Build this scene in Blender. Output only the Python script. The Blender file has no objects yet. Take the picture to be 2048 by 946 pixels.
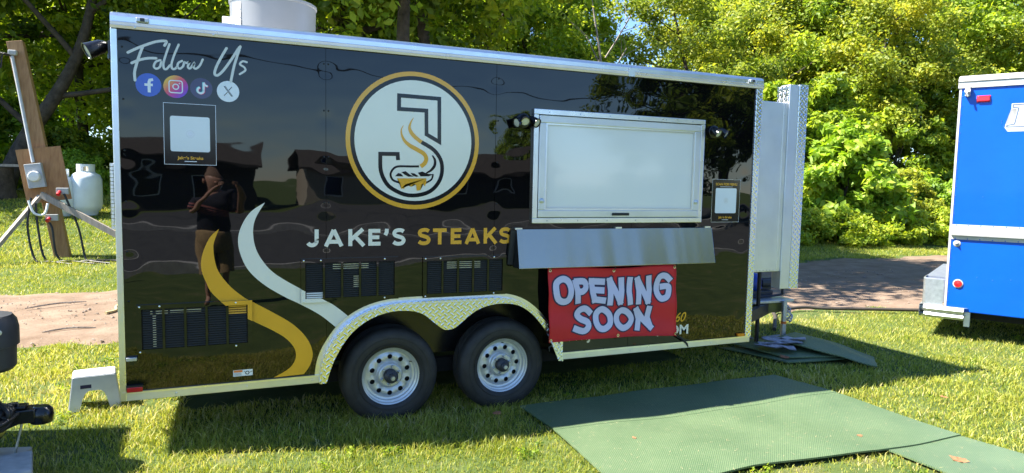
import bpy, bmesh, math, random
import numpy as np
from mathutils import Matrix, Vector

random.seed(7)
C = bpy.context.scene.collection
SC = bpy.context.scene
R = math.radians

# ------------------------------------------------------------------ camera
cam_d = bpy.data.cameras.new('camera')
cam_d.sensor_width = 36.0
cam_d.lens = 1340.0 / 2048.0 * 36.0
cam_d.clip_start = 0.02
cam_d.clip_end = 2000.0
cam = bpy.data.objects.new('camera', cam_d)
C.objects.link(cam)
YAW, PITCH, ROLL = 0.404128, -0.080594, 0.020041
CAM = Vector((0.6085, -4.7031, 1.7634))
_f = Vector((math.sin(YAW), math.cos(YAW), 0)); _r = Vector((math.cos(YAW), -math.sin(YAW), 0)); _u = Vector((0, 0, 1))
_f2 = _f * math.cos(PITCH) + _u * math.sin(PITCH)
_u2 = _u * math.cos(PITCH) - _f * math.sin(PITCH)
_r3 = _r * math.cos(ROLL) + _u2 * math.sin(ROLL)
_u3 = _u2 * math.cos(ROLL) - _r * math.sin(ROLL)
m = Matrix((_r3, _u3, -_f2)).transposed().to_4x4()
m.translation = CAM
cam.matrix_world = m
SC.camera = cam

# ------------------------------------------------------------------ sky, sun, exposure
SUN_TO = Vector((-0.74, 0.2135, 1.0)).normalized()      # towards the sun
sun_el = math.asin(SUN_TO.z)
sun_az = math.atan2(SUN_TO.x, SUN_TO.y)                  # clockwise from +Y
w = bpy.data.worlds.new('World'); SC.world = w; w.use_nodes = True
nt = w.node_tree; nt.nodes.clear()
sky = nt.nodes.new('ShaderNodeTexSky'); sky.sky_type = 'NISHITA'; sky.sun_disc = False
sky.sun_elevation = sun_el; sky.sun_rotation = sun_az
sky.air_density = 1.0; sky.dust_density = 0.05; sky.ozone_density = 8.0; sky.altitude = 100
bg = nt.nodes.new('ShaderNodeBackground'); bg.inputs[1].default_value = 0.085
out = nt.nodes.new('ShaderNodeOutputWorld')
nt.links.new(sky.outputs[0], bg.inputs[0]); nt.links.new(bg.outputs[0], out.inputs[0])
sl = bpy.data.lights.new('sun', 'SUN'); sl.energy = 5.0; sl.angle = R(0.5); sl.color = (1.0, 0.95, 0.86)
so = bpy.data.objects.new('sun', sl); C.objects.link(so)
so.rotation_euler = (-SUN_TO).to_track_quat('-Z', 'Y').to_euler(); so.location = (-20, 10, 30)
vs = SC.view_settings
vs.view_transform = 'Standard'; vs.look = 'None'; vs.gamma = 1.0; vs.use_curve_mapping = False
vs.exposure = 1.95
SC.cycles.use_denoising = True
SC.cycles.max_bounces = 7; SC.cycles.diffuse_bounces = 3; SC.cycles.glossy_bounces = 4
SC.cycles.transmission_bounces = 3; SC.cycles.transparent_max_bounces = 4
SC.cycles.caustics_reflective = False; SC.cycles.caustics_refractive = False

# ------------------------------------------------------------------ materials
MATS = {}
def nodes(name):
    mt = bpy.data.materials.new(name); mt.use_nodes = True
    n = mt.node_tree; p = n.nodes['Principled BSDF']
    MATS[name] = mt
    return mt, n, p
def N(n, t, **kw):
    x = n.nodes.new(t)
    for k, v in kw.items(): setattr(x, k, v)
    return x
def L(n, a, b): n.links.new(a, b)
def math_n(n, op, a, b=None, c=None):
    x = N(n, 'ShaderNodeMath', operation=op)
    for i, v in enumerate((a, b, c)):
        if v is None: continue
        if isinstance(v, (int, float)): x.inputs[i].default_value = v
        else: L(n, v, x.inputs[i])
    return x.outputs[0]
def noise(n, scale, detail=4, rough=0.55, coord='Object', vec=None):
    t = N(n, 'ShaderNodeTexNoise'); t.inputs['Scale'].default_value = scale
    t.inputs['Detail'].default_value = detail; t.inputs['Roughness'].default_value = rough
    if vec is None:
        tc = N(n, 'ShaderNodeTexCoord'); vec = tc.outputs[coord]
    L(n, vec, t.inputs['Vector'])
    return t.outputs[0]
def ramp(n, fac, stops):
    r = N(n, 'ShaderNodeValToRGB'); e = r.color_ramp.elements
    while len(e) < len(stops): e.new(0.5)
    for i, (pos, col) in enumerate(stops):
        e[i].position = pos; e[i].color = (*col, 1)
    L(n, fac, r.inputs[0])
    return r.outputs[0]
def bump(n, p, h, strength=0.3, dist=0.01, prev=None):
    b = N(n, 'ShaderNodeBump'); b.inputs['Strength'].default_value = strength; b.inputs['Distance'].default_value = dist
    L(n, h, b.inputs['Height'])
    if prev is not None: L(n, prev, b.inputs['Normal'])
    L(n, b.outputs[0], p.inputs['Normal'])
    return b.outputs[0]
def mat(name, col, rough=0.5, metal=0.0, var=0.12, vscale=8.0, bmp=0.0, bscale=60.0, bdist=0.004, ior=1.5, coat=0.0, rvar=0.1):
    mt, n, p = nodes(name)
    p.inputs['Metallic'].default_value = metal
    p.inputs['IOR'].default_value = ior
    p.inputs['Coat Weight'].default_value = coat; p.inputs['Coat Roughness'].default_value = 0.05
    nz = noise(n, vscale)
    lo = tuple(max(0, c * (1 - var)) for c in col); hi = tuple(min(1, c * (1 + var)) for c in col)
    L(n, ramp(n, nz, [(0.3, lo), (0.7, hi)]), p.inputs['Base Color'])
    if rvar:
        n2 = noise(n, vscale * 2.3)
        mr = N(n, 'ShaderNodeMapRange'); mr.inputs[3].default_value = max(0.02, rough - rvar); mr.inputs[4].default_value = min(1, rough + rvar)
        L(n, n2, mr.inputs[0]); L(n, mr.outputs[0], p.inputs['Roughness'])
    else: p.inputs['Roughness'].default_value = rough
    if bmp: bump(n, p, noise(n, bscale, 5), bmp, bdist)
    return mt

def mat_black_wrap():
    # glossy wrapped panels: slight oil-canning plus dimples down the rivet lines
    mt, n, p = nodes('black_gloss_wrap')
    p.inputs['Base Color'].default_value = (0.003, 0.003, 0.0035, 1)
    p.inputs['Roughness'].default_value = 0.015; p.inputs['IOR'].default_value = 1.54
    tc = N(n, 'ShaderNodeTexCoord'); sp = N(n, 'ShaderNodeSeparateXYZ'); L(n, tc.outputs['Object'], sp.inputs[0])
    mp = N(n, 'ShaderNodeMapping'); mp.inputs['Scale'].default_value = (0.75, 1, 1.5); L(n, tc.outputs['Object'], mp.inputs[0])
    big = noise(n, 1.5, 2, 0.4, vec=mp.outputs[0])
    tot = math_n(n, 'MULTIPLY', big, 0.0055)
    fine = noise(n, 5.0, 1, 0.4, vec=mp.outputs[0])
    tot = math_n(n, 'ADD', tot, math_n(n, 'MULTIPLY', fine, 0.0005))
    cz = math_n(n, 'ADD', math_n(n, 'MULTIPLY', math_n(n, 'COSINE', math_n(n, 'MULTIPLY', sp.outputs[2], 2 * math.pi / 0.31)), 0.5), 0.5)
    for s in (0.06, 0.62, 1.236, 1.85, 2.471, 3.08, 3.692, 4.3, 4.86):
        d = math_n(n, 'DIVIDE', math_n(n, 'SUBTRACT', sp.outputs[0], s), 0.05)
        g = math_n(n, 'EXPONENT', math_n(n, 'MULTIPLY', math_n(n, 'MULTIPLY', d, d), -1.0))
        amp = 0.0009 if s in (1.236, 2.471, 3.692, 0.06, 4.86) else 0.0
        if amp: tot = math_n(n, 'SUBTRACT', tot, math_n(n, 'MULTIPLY', math_n(n, 'MULTIPLY', g, math_n(n, 'POWER', cz, 4.0)), amp))
    bump(n, p, tot, 1.0, 1.0)
    return mt

def mat_plate():
    # bright aluminium tread plate: alternating raised lozenges
    mt, n, p = nodes('tread_plate')
    p.inputs['Base Color'].default_value = (0.83, 0.84, 0.86, 1); p.inputs['Metallic'].default_value = 1.0
    p.inputs['Roughness'].default_value = 0.22
    tc = N(n, 'ShaderNodeTexCoord'); sp = N(n, 'ShaderNodeSeparateXYZ'); L(n, tc.outputs['Object'], sp.inputs[0])
    a = math_n(n, 'ADD', sp.outputs[0], sp.outputs[1]); z = math_n(n, 'SUBTRACT', sp.outputs[2], math_n(n, 'MULTIPLY', sp.outputs[1], 0.9))
    pitch = 1 / 0.034
    u = math_n(n, 'MULTIPLY', math_n(n, 'ADD', a, z), pitch * 0.7071); v = math_n(n, 'MULTIPLY', math_n(n, 'SUBTRACT', a, z), pitch * 0.7071)
    par = math_n(n, 'PINGPONG', math_n(n, 'ADD', math_n(n, 'FLOOR', u), math_n(n, 'FLOOR', v)), 1.0)
    fu = math_n(n, 'SUBTRACT', math_n(n, 'FRACT', u), 0.5); fv = math_n(n, 'SUBTRACT', math_n(n, 'FRACT', v), 0.5)
    def loz(x, y):
        x2 = math_n(n, 'POWER', math_n(n, 'DIVIDE', math_n(n, 'ABSOLUTE', x), 0.52), 2.0)
        y2 = math_n(n, 'POWER', math_n(n, 'DIVIDE', math_n(n, 'ABSOLUTE', y), 0.2), 2.0)
        return math_n(n, 'MAXIMUM', math_n(n, 'SUBTRACT', 1.0, math_n(n, 'ADD', x2, y2)), 0.0)
    mx = N(n, 'ShaderNodeMix'); L(n, par, mx.inputs[0]); L(n, loz(fu, fv), mx.inputs[2]); L(n, loz(fv, fu), mx.inputs[3])
    bump(n, p, mx.outputs[0], 0.8, 0.004)
    return mt

def mat_leaf(name, stops, trans=0.35, rough=0.5):
    mt, n, p = nodes(name)
    at = N(n, 'ShaderNodeAttribute'); at.attribute_name = 'tint'
    col = ramp(n, at.outputs['Fac'], stops)
    L(n, col, p.inputs['Base Color']); p.inputs['Roughness'].default_value = rough
    p.inputs['Specular IOR Level'].default_value = 0.35
    tr = N(n, 'ShaderNodeBsdfTranslucent')
    hs = N(n, 'ShaderNodeHueSaturation'); hs.inputs['Hue'].default_value = 0.495; hs.inputs['Value'].default_value = 1.35; hs.inputs['Saturation'].default_value = 1.08
    L(n, col, hs.inputs['Color']); L(n, hs.outputs[0], tr.inputs[0])
    ms = N(n, 'ShaderNodeMixShader'); ms.inputs[0].default_value = trans
    L(n, p.outputs[0], ms.inputs[1]); L(n, tr.outputs[0], ms.inputs[2])
    o = [x for x in n.nodes if x.type == 'OUTPUT_MATERIAL'][0]
    L(n, ms.outputs[0], o.inputs[0])
    return mt

def mat_wood(name, c0, c1, axis=2):
    mt, n, p = nodes(name)
    tc = N(n, 'ShaderNodeTexCoord'); mp = N(n, 'ShaderNodeMapping')
    s = [14, 14, 14]; s[axis] = 0.9; mp.inputs['Scale'].default_value = s
    L(n, tc.outputs['Object'], mp.inputs[0])
    nz = noise(n, 2.0, 6, 0.6, vec=mp.outputs[0])
    L(n, ramp(n, nz, [(0.3, c0), (0.7, c1)]), p.inputs['Base Color']); p.inputs['Roughness'].default_value = 0.75
    bump(n, p, nz, 0.35, 0.006)
    return mt

def mat_ground(name, stops, scale, detail=8, bmp=0.5, bscale=25, bdist=0.02, rough=0.95):
    mt, n, p = nodes(name)
    nz = noise(n, scale, detail, 0.65)
    L(n, ramp(n, nz, stops), p.inputs['Base Color']); p.inputs['Roughness'].default_value = rough
    p.inputs['Specular IOR Level'].default_value = 0.2
    bump(n, p, noise(n, bscale, 8, 0.7), bmp, bdist)
    return mt

M = {}
M['wrap'] = mat_black_wrap()
M['plate'] = mat_plate()
def mat_shelf():
    # stainless sheet with faint upright waves
    mt, n, p = nodes('stainless_shelf')
    p.inputs['Base Color'].default_value = (0.50, 0.45, 0.36, 1); p.inputs['Metallic'].default_value = 1.0; p.inputs['Roughness'].default_value = 0.24
    tc = N(n, 'ShaderNodeTexCoord'); mp = N(n, 'ShaderNodeMapping'); mp.inputs['Scale'].default_value = (0.9, 0.1, 0.1); L(n, tc.outputs['Object'], mp.inputs[0])
    bump(n, p, noise(n, 2.2, 2, 0.5, vec=mp.outputs[0]), 1.0, 0.035)
    return mt
M['shelf'] = mat_shelf()
M['alu'] = mat('brushed_aluminium', (0.80, 0.81, 0.83), 0.30, 1.0, 0.05, 6, rvar=0.08)
M['alu_dull'] = mat('mill_aluminium', (0.72, 0.73, 0.74), 0.42, 1.0, 0.07, 3, 0.05, 5, rvar=0.1)
M['steel'] = mat('stainless_sheet', (0.50, 0.49, 0.44), 0.3, 1.0, 0.04, 4, 0.12, 2.5, 0.02, rvar=0.04)
M['galv'] = mat('galvanised_steel', (0.55, 0.57, 0.58), 0.42, 0.85, 0.15, 25)
M['rimpaint'] = mat('silver_rim_paint', (0.60, 0.62, 0.64), 0.38, 0.55, 0.08, 20)
M['white'] = mat('white_paint', (0.78, 0.79, 0.79), 0.28, 0, 0.03, 3, coat=0.3)
M['whitewin'] = mat('white_hatch_skin', (0.84, 0.82, 0.79), 0.12, 0, 0.015, 1.5, coat=0.6, rvar=0.04)
M['plastic_white'] = mat('white_plastic', (0.72, 0.73, 0.74), 0.4, 0, 0.06, 12)
M['vinyl_white'] = mat('white_vinyl', (0.86, 0.82, 0.70), 0.15, 0, 0.02, 3, coat=0.1, rvar=0.04)
M['vinyl_grey'] = mat('pale_grey_vinyl', (0.68, 0.67, 0.60), 0.15, 0, 0.02, 3, coat=0.4, rvar=0.04)
M['vinyl_gold'] = mat('gold_vinyl', (0.82, 0.40, 0.03), 0.15, 0, 0.04, 4, coat=0.1, rvar=0.04)
M['vinyl_dark'] = mat('charcoal_vinyl', (0.010, 0.011, 0.014), 0.12, 0, 0.05, 4, ior=1.45, rvar=0.02)
M['vinyl_black'] = mat('black_print', (0.008, 0.008, 0.009), 0.12, 0, 0.05, 4, rvar=0.03)
M['icon_blue'] = mat('icon_blue', (0.02, 0.085, 0.52), 0.15, 0, 0.1, 6, coat=0.4, rvar=0.03)
M['icon_navy'] = mat('icon_navy', (0.03, 0.018, 0.09), 0.12, 0, 0.1, 6, coat=0.4, rvar=0.03)
M['icon_cyan'] = mat('icon_cyan', (0.05, 0.6, 0.62), 0.15, rvar=0.03)
M['icon_pink'] = mat('icon_pink', (0.75, 0.03, 0.14), 0.15, rvar=0.03)
M['white_pure'] = mat('white_print', (0.80, 0.82, 0.83), 0.2, 0, 0.02, 4, coat=0.3, rvar=0.04)
M['orange_print'] = mat('orange_print', (0.75, 0.2, 0.05), 0.3)
M['slat'] = mat('dark_vent_slat', (0.024, 0.022, 0.016), 0.7)
M['rubber'] = mat('tyre_rubber', (0.021, 0.020, 0.019), 0.65, 0, 0.4, 12, 0.25, 90)
M['black'] = mat('black_satin_metal', (0.010, 0.010, 0.010), 0.5, 0, 0.2, 10)
M['blackgloss'] = mat('black_painted_steel', (0.010, 0.010, 0.011), 0.22, 0, 0.2, 10, 0.15, 30)
M['matte'] = mat('matte_black', (0.006, 0.006, 0.006), 0.85, 0, 0.2, 10)
M['dark_plastic'] = mat('dark_grey_plastic', (0.035, 0.036, 0.040), 0.5, 0, 0.15, 12)
M['lens'] = mat('frosted_lens', (0.62, 0.60, 0.48), 0.25, 0, 0.06, 40)
M['red'] = mat('red_lens', (0.52, 0.012, 0.02), 0.18, 0, 0.15, 30, coat=0.5)
M['amber'] = mat('amber_lens', (0.75, 0.22, 0.01), 0.18, 0, 0.15, 30, coat=0.5)
M['banner'] = mat('red_banner_cloth', (0.56, 0.008, 0.018), 0.55, 0, 0.06, 5)
M['banner_letter'] = mat('pale_banner_print', (0.58, 0.55, 0.72), 0.55, 0, 0.03, 5)
M['banner_edge'] = mat('navy_banner_print', (0.018, 0.013, 0.06), 0.55)
M['brass'] = mat('brass_grommet', (0.72, 0.62, 0.42), 0.3, 1.0)
M['truck_blue'] = mat('blue_truck_paint', (0.001, 0.085, 0.52), 0.3, 0, 0.10, 1.2, 0.25, 2.0, 0.03, ior=1.35, coat=0.1, rvar=0.05)
M['truck_white'] = mat('white_truck_trim', (0.47, 0.46, 0.45), 0.4, 0, 0.12, 9)
M['truck_print'] = mat('truck_lettering', (0.58, 0.58, 0.57), 0.4, 0, 0.06, 9)
M['truck_line'] = mat('truck_lettering_outline', (0.10, 0.14, 0.22), 0.4)
M['fiber'] = mat('drum_aluminium', (0.23, 0.235, 0.24), 0.5, 0.35, 0.05, 4)
M['gas_white'] = mat('white_tank_paint', (0.66, 0.70, 0.74), 0.35, 0, 0.06, 4)
M['meter_grey'] = mat('grey_meter_box', (0.36, 0.37, 0.37), 0.5, 0, 0.1, 15)
M['pvc'] = mat('grey_conduit', (0.45, 0.46, 0.47), 0.5)
M['concrete'] = mat('concrete', (0.40, 0.39, 0.37), 0.9, 0, 0.2, 14, 0.4, 60)
M['straw'] = mat('dry_straw', (0.42, 0.36, 0.20), 0.9)
M['stone'] = mat('pale_stone', (0.24, 0.19, 0.15), 0.9, 0, 0.4, 9)
M['wood_new'] = mat_wood('pressure_treated_wood', (0.24, 0.125, 0.05), (0.38, 0.22, 0.10))
M['wood_ply'] = mat_wood('plywood', (0.26, 0.12, 0.045), (0.40, 0.21, 0.085))
M['wood_grey'] = mat_wood('weathered_wood', (0.20, 0.17, 0.14), (0.33, 0.29, 0.25))
M['wood_pale'] = mat_wood('pale_timber', (0.42, 0.36, 0.29), (0.56, 0.49, 0.41), 0)
M['bark'] = mat('bark', (0.060, 0.047, 0.036), 0.95, 0, 0.5, 6, 0.9, 22, 0.03)
M['bark_pale'] = mat('pale_dead_bark', (0.30, 0.26, 0.22), 0.95, 0, 0.3, 6, 0.6, 22, 0.02)
M['asphalt'] = mat_ground('asphalt', [(0.3, (0.055, 0.055, 0.058)), (0.7, (0.09, 0.09, 0.09))], 3, 6, 0.3, 80, 0.004)
M['roof_brown'] = mat('brown_shingle', (0.06, 0.05, 0.043), 0.9, 0, 0.3, 5, 0.3, 40)
M['siding_tan'] = mat('tan_siding', (0.42, 0.36, 0.28), 0.8, 0, 0.08, 3)
M['siding_dark'] = mat('dark_siding', (0.05, 0.045, 0.045), 0.8, 0, 0.15, 3)
M['glass_dark'] = mat('dark_glass', (0.01, 0.012, 0.015), 0.05, 0)
M['blue_plastic'] = mat('blue_plastic', (0.008, 0.06, 0.42), 0.35, 0, 0.15, 20)
M['olive'] = mat('olive_steel', (0.14, 0.14, 0.035), 0.45, 0.2, 0.2, 12)
M['paper'] = mat('crumpled_grey_paper', (0.36, 0.34, 0.36), 0.7, 0, 0.35, 30)
M['dead_leaf'] = mat('dead_leaf', (0.30, 0.12, 0.05), 0.8, 0, 0.3, 20)
M['rope'] = mat('yellow_rope', (0.50, 0.40, 0.20), 0.9)
M['hose'] = mat('dark_hose', (0.055, 0.045, 0.035), 0.7)
M['skin'] = mat('skin', (0.50, 0.27, 0.19), 0.5, 0, 0.08, 20)
def mat_shirt():
    mt, n, p = nodes('striped_dark_shirt')
    tc = N(n, 'ShaderNodeTexCoord'); sp = N(n, 'ShaderNodeSeparateXYZ'); L(n, tc.outputs['Object'], sp.inputs[0])
    z = math_n(n, 'ADD', sp.outputs[2], math_n(n, 'MULTIPLY', sp.outputs[0], 0.18))
    st = math_n(n, 'GREATER_THAN', math_n(n, 'FRACT', math_n(n, 'MULTIPLY', z, 28.0)), 0.5)
    m_ = math_n(n, 'MULTIPLY', math_n(n, 'GREATER_THAN', z, 1.17), math_n(n, 'LESS_THAN', z, 1.33))
    m_ = math_n(n, 'MULTIPLY', m_, math_n(n, 'GREATER_THAN', sp.outputs[1], 0.02))
    mx = N(n, 'ShaderNodeMix', data_type='RGBA'); L(n, math_n(n, 'MULTIPLY', st, m_), mx.inputs[0]); mx.inputs[6].default_value = (0.014, 0.015, 0.028, 1); mx.inputs[7].default_value = (0.42, 0.14, 0.14, 1)
    L(n, mx.outputs[2], p.inputs['Base Color']); p.inputs['Roughness'].default_value = 0.85
    return mt
M['shirt'] = mat_shirt()
M['shorts'] = mat('khaki_cloth', (0.36, 0.24, 0.12), 0.85, 0, 0.15, 30)
M['hair'] = mat('short_hair', (0.20, 0.12, 0.08), 0.8)
M['cone'] = mat('traffic_orange', (0.85, 0.10, 0.02), 0.5)
M['ivy'] = mat_leaf('ivy_leaf', [(0.0, (0.03, 0.06, 0.015)), (1.0, (0.17, 0.17, 0.06))], 0.2)
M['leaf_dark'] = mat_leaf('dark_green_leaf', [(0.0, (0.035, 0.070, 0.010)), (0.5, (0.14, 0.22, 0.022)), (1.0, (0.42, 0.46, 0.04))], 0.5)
M['leaf_mid'] = mat_leaf('mid_green_leaf', [(0.0, (0.070, 0.14, 0.018)), (0.5, (0.28, 0.39, 0.040)), (1.0, (0.54, 0.57, 0.06))], 0.5)
M['leaf_yel'] = mat_leaf('yellowing_leaf', [(0.0, (0.085, 0.15, 0.022)), (0.5, (0.29, 0.35, 0.045)), (1.0, (0.56, 0.52, 0.06))], 0.5)
M['leaf_bush'] = mat_leaf('bright_broad_leaf', [(0.0, (0.10, 0.19, 0.02)), (0.6, (0.27, 0.42, 0.04)), (1.0, (0.48, 0.56, 0.08))], 0.45)
M['leaf_fir'] = mat_leaf('conifer_needles', [(0.0, (0.015, 0.035, 0.014)), (1.0, (0.05, 0.085, 0.03))], 0.15)
M['grass'] = mat_leaf('grass_blade', [(0.0, (0.10, 0.17, 0.022)), (0.40, (0.31, 0.345, 0.042)), (0.70, (0.51, 0.475, 0.095)), (1.0, (0.66, 0.56, 0.28))], 0.42, 0.45)
M['soil'] = mat_ground('turf_soil', [(0.25, (0.040, 0.065, 0.016)), (0.55, (0.075, 0.105, 0.026)), (0.8, (0.17, 0.135, 0.07))], 2.2)
M['dirt'] = mat_ground('dirt_track', [(0.25, (0.13, 0.085, 0.055)), (0.5, (0.20, 0.142, 0.10)), (0.75, (0.265, 0.20, 0.145))], 2.6, 12, 0.55, 14, 0.03)

def mat_mat():
    # green rubber mat with a fine grid of perforations
    mt, n, p = nodes('green_perforated_rubber')
    tc = N(n, 'ShaderNodeTexCoord'); sp = N(n, 'ShaderNodeSeparateXYZ'); L(n, tc.outputs['Object'], sp.inputs[0])
    k = 1 / 0.017
    u = math_n(n, 'MULTIPLY', math_n(n, 'ADD', sp.outputs[0], sp.outputs[1]), k); v = math_n(n, 'MULTIPLY', math_n(n, 'SUBTRACT', sp.outputs[0], sp.outputs[1]), k)
    fu = math_n(n, 'ABSOLUTE', math_n(n, 'SUBTRACT', math_n(n, 'FRACT', u), 0.5)); fv = math_n(n, 'ABSOLUTE', math_n(n, 'SUBTRACT', math_n(n, 'FRACT', v), 0.5))
    h = math_n(n, 'MAXIMUM', fu, fv)
    hole = math_n(n, 'GREATER_THAN', h, 0.30)
    nz = noise(n, 1.4, 6, 0.65)
    c1 = ramp(n, nz, [(0.3, (0.095, 0.148, 0.068)), (0.7, (0.15, 0.205, 0.10))])
    c0 = ramp(n, nz, [(0.3, (0.035, 0.075, 0.035)), (0.7, (0.06, 0.105, 0.05))])
    mx = N(n, 'ShaderNodeMix', data_type='RGBA'); L(n, hole, mx.inputs[0]); L(n, c0, mx.inputs[6]); L(n, c1, mx.inputs[7])
    sc = ramp(n, noise(n, 45, 3, 0.7), [(0.60, (0, 0, 0)), (0.72, (1, 1, 1))])
    mx2 = N(n, 'ShaderNodeMix', data_type='RGBA'); L(n, math_n(n, 'MULTIPLY', sc, 0.5), mx2.inputs[0]); L(n, mx.outputs[2], mx2.inputs[6]); mx2.inputs[7].default_value = (0.26, 0.25, 0.15, 1)
    L(n, mx2.outputs[2], p.inputs['Base Color']); p.inputs['Roughness'].default_value = 0.5
    bump(n, p, hole, 0.6, 0.004)
    return mt
M['mat'] = mat_mat()

def mat_insta():
    mt, n, p = nodes('icon_gradient')
    tc = N(n, 'ShaderNodeTexCoord'); sp = N(n, 'ShaderNodeSeparateXYZ'); L(n, tc.outputs['Object'], sp.inputs[0])
    a = math_n(n, 'ADD', math_n(n, 'SUBTRACT', sp.outputs[0], 0.331), math_n(n, 'SUBTRACT', 2.313, sp.outputs[2]))
    f = math_n(n, 'ADD', math_n(n, 'MULTIPLY', a, 4.2), 0.5)
    L(n, ramp(n, f, [(0.12, (0.85, 0.50, 0.06)), (0.42, (0.80, 0.10, 0.12)), (0.62, (0.55, 0.03, 0.30)), (0.9, (0.18, 0.05, 0.60))]), p.inputs['Base Color'])
    p.inputs['Roughness'].default_value = 0.15
    return mt
M['icon_insta'] = mat_insta()

# ------------------------------------------------------------------ mesh helpers
class MB:
    def __init__(s): s.v = []; s.f = []; s.mi = []; s.cur = 0
    def add(s, vs_, fs_):
        o = len(s.v); s.v += [tuple(x) for x in vs_]; s.f += [tuple(i + o for i in f) for f in fs_]; s.mi += [s.cur] * len(fs_)
        return s
    def box(s, x0, y0, z0, x1, y1, z1):
        v = [(x, y, z) for z in (z0, z1) for y in (y0, y1) for x in (x0, x1)]
        return s.add(v, [(0, 2, 3, 1), (4, 5, 7, 6), (0, 1, 5, 4), (2, 6, 7, 3), (0, 4, 6, 2), (1, 3, 7, 5)])
    def obox(s, c, ax, ay, az):
        c, ax, ay, az = map(Vector, (c, ax, ay, az))
        v = [c + ax * i + ay * j + az * k for k in (-1, 1) for j in (-1, 1) for i in (-1, 1)]
        return s.add(v, [(0, 2, 3, 1), (4, 5, 7, 6), (0, 1, 5, 4), (2, 6, 7, 3), (0, 4, 6, 2), (1, 3, 7, 5)])
    def beam(s, p0, p1, w_, h_, up=(0, 0, 1)):
        p0, p1 = Vector(p0), Vector(p1); d = (p1 - p0); l = d.length; d.normalize()
        a = d.cross(Vector(up))
        if a.length < 1e-4: a = d.cross(Vector((1, 0, 0)))
        a.normalize(); b = a.cross(d).normalized()
        return s.obox((p0 + p1) / 2, d * l / 2, a * w_ / 2, b * h_ / 2)
    def tube(s, path, r, n=8, caps=True):
        P = [Vector(q) for q in path]; rs = r if isinstance(r, (list, tuple)) else [r] * len(P)
        o = len(s.v); ref = None; rings = []
        for i, q in enumerate(P):
            t = (P[min(i + 1, len(P) - 1)] - P[max(i - 1, 0)])
            if t.length < 1e-9: t = Vector((0, 0, 1))
            t.normalize()
            if ref is None: ref = t.orthogonal().normalized()
            a = (ref - t * ref.dot(t))
            if a.length < 1e-5: a = t.orthogonal()
            a.normalize(); ref = a; b = t.cross(a)
            rings.append([q + (a * math.cos(2 * math.pi * k / n) + b * math.sin(2 * math.pi * k / n)) * rs[i] for k in range(n)])
        v = [x for rg in rings for x in rg]; f = []
        for i in range(len(P) - 1):
            for k in range(n):
                k2 = (k + 1) % n
                f.append((i * n + k, i * n + k2, (i + 1) * n + k2, (i + 1) * n + k))
        if caps: f += [tuple(range(n - 1, -1, -1)), tuple((len(P) - 1) * n + k for k in range(n))]
        return s.add(v, f)
    def lathe(s, prof, o=(0, 0, 0), ax=(0, 0, 1), n=32):
        # prof: (radius, height along ax)
        o = Vector(o); ax = Vector(ax).normalized(); a = ax.orthogonal().normalized(); b = ax.cross(a)
        v = []; f = []
        for r_, h_ in prof:
            for k in range(n):
                t = 2 * math.pi * k / n
                v.append(o + ax * h_ + (a * math.cos(t) + b * math.sin(t)) * r_)
        for i in range(len(prof) - 1):
            for k in range(n):
                k2 = (k + 1) % n; f.append((i * n + k, i * n + k2, (i + 1) * n + k2, (i + 1) * n + k))
        if prof[0][0] > 1e-6: f.append(tuple(range(n - 1, -1, -1)))
        if prof[-1][0] > 1e-6: f.append(tuple((len(prof) - 1) * n + k for k in range(n)))
        return s.add(v, f)
    def prism(s, poly, y0, y1):
        # polygon given as (x, z), extruded between y0 (front) and y1
        n = len(poly)
        v = [(x, y0, z) for x, z in poly] + [(x, y1, z) for x, z in poly]
        f = [tuple(range(n)), tuple(range(2 * n - 1, n - 1, -1))]
        f += [(i, i + n, (i + 1) % n + n, (i + 1) % n) for i in range(n)]
        return s.add(v, f)
    def flat(s, poly, y):
        return s.add([(x, y, z) for x, z in poly], [tuple(range(len(poly)))])
    def build(s, name, mt, parent=None, smooth=None, bevel=0.0, inv=None):
        me = bpy.data.meshes.new(name)
        bm = bmesh.new()
        vv = [bm.verts.new(x) for x in s.v]
        for f, mi in zip(s.f, s.mi):
            try:
                fc = bm.faces.new([vv[i] for i in f]); fc.material_index = mi
            except ValueError: pass
        big = [f for f in bm.faces if len(f.verts) > 4]
        if big: bmesh.ops.triangulate(bm, faces=big)
        if smooth is not None: bmesh.ops.recalc_face_normals(bm, faces=bm.faces)
        bm.to_mesh(me); bm.free()
        for x in (mt if isinstance(mt, (list, tuple)) else [mt]): me.materials.append(x)
        o = bpy.data.objects.new(name, me); C.objects.link(o)
        if smooth is not None:
            me.polygons.foreach_set('use_smooth', [True] * len(me.polygons))
            me.set_sharp_from_angle(angle=R(smooth))
        if bevel:
            b = o.modifiers.new('edge', 'BEVEL'); b.width = bevel; b.segments = 2; b.limit_method = 'ANGLE'; b.angle_limit = R(40)
        if parent is not None:
            o.parent = parent
            o.matrix_parent_inverse = INV.get(parent.name, Matrix.Identity(4)) if inv is None else inv
        return o
INV = {}
def thing(name, label, cat, loc=(0, 0, 0), rz=0.0, group=None, world=True):
    # an Empty at the thing's base; world=True lets its parts be given in world coordinates
    o = bpy.data.objects.new(name, None); C.objects.link(o); o.empty_display_size = 0.2
    o.location = loc; o.rotation_euler = (0, 0, rz)
    o['label'] = label; o['category'] = cat
    if group: o['group'] = group
    if world: INV[o.name] = (Matrix.Translation(loc) @ Matrix.Rotation(rz, 4, 'Z')).inverted()
    return o
def tag(o, label, cat, group=None, kind=None):
    o['label'] = label; o['category'] = cat
    if group: o['group'] = group
    if kind: o['kind'] = kind
    return o
def structure(o, label):
    o['kind'] = 'structure'; o['label'] = label
    return o
def dup(o, parent=None):
    c = o.copy(); C.objects.link(c)
    if parent is not None: c.parent = parent
    for ch in list(o.children): dup(ch, c)
    return c
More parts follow.
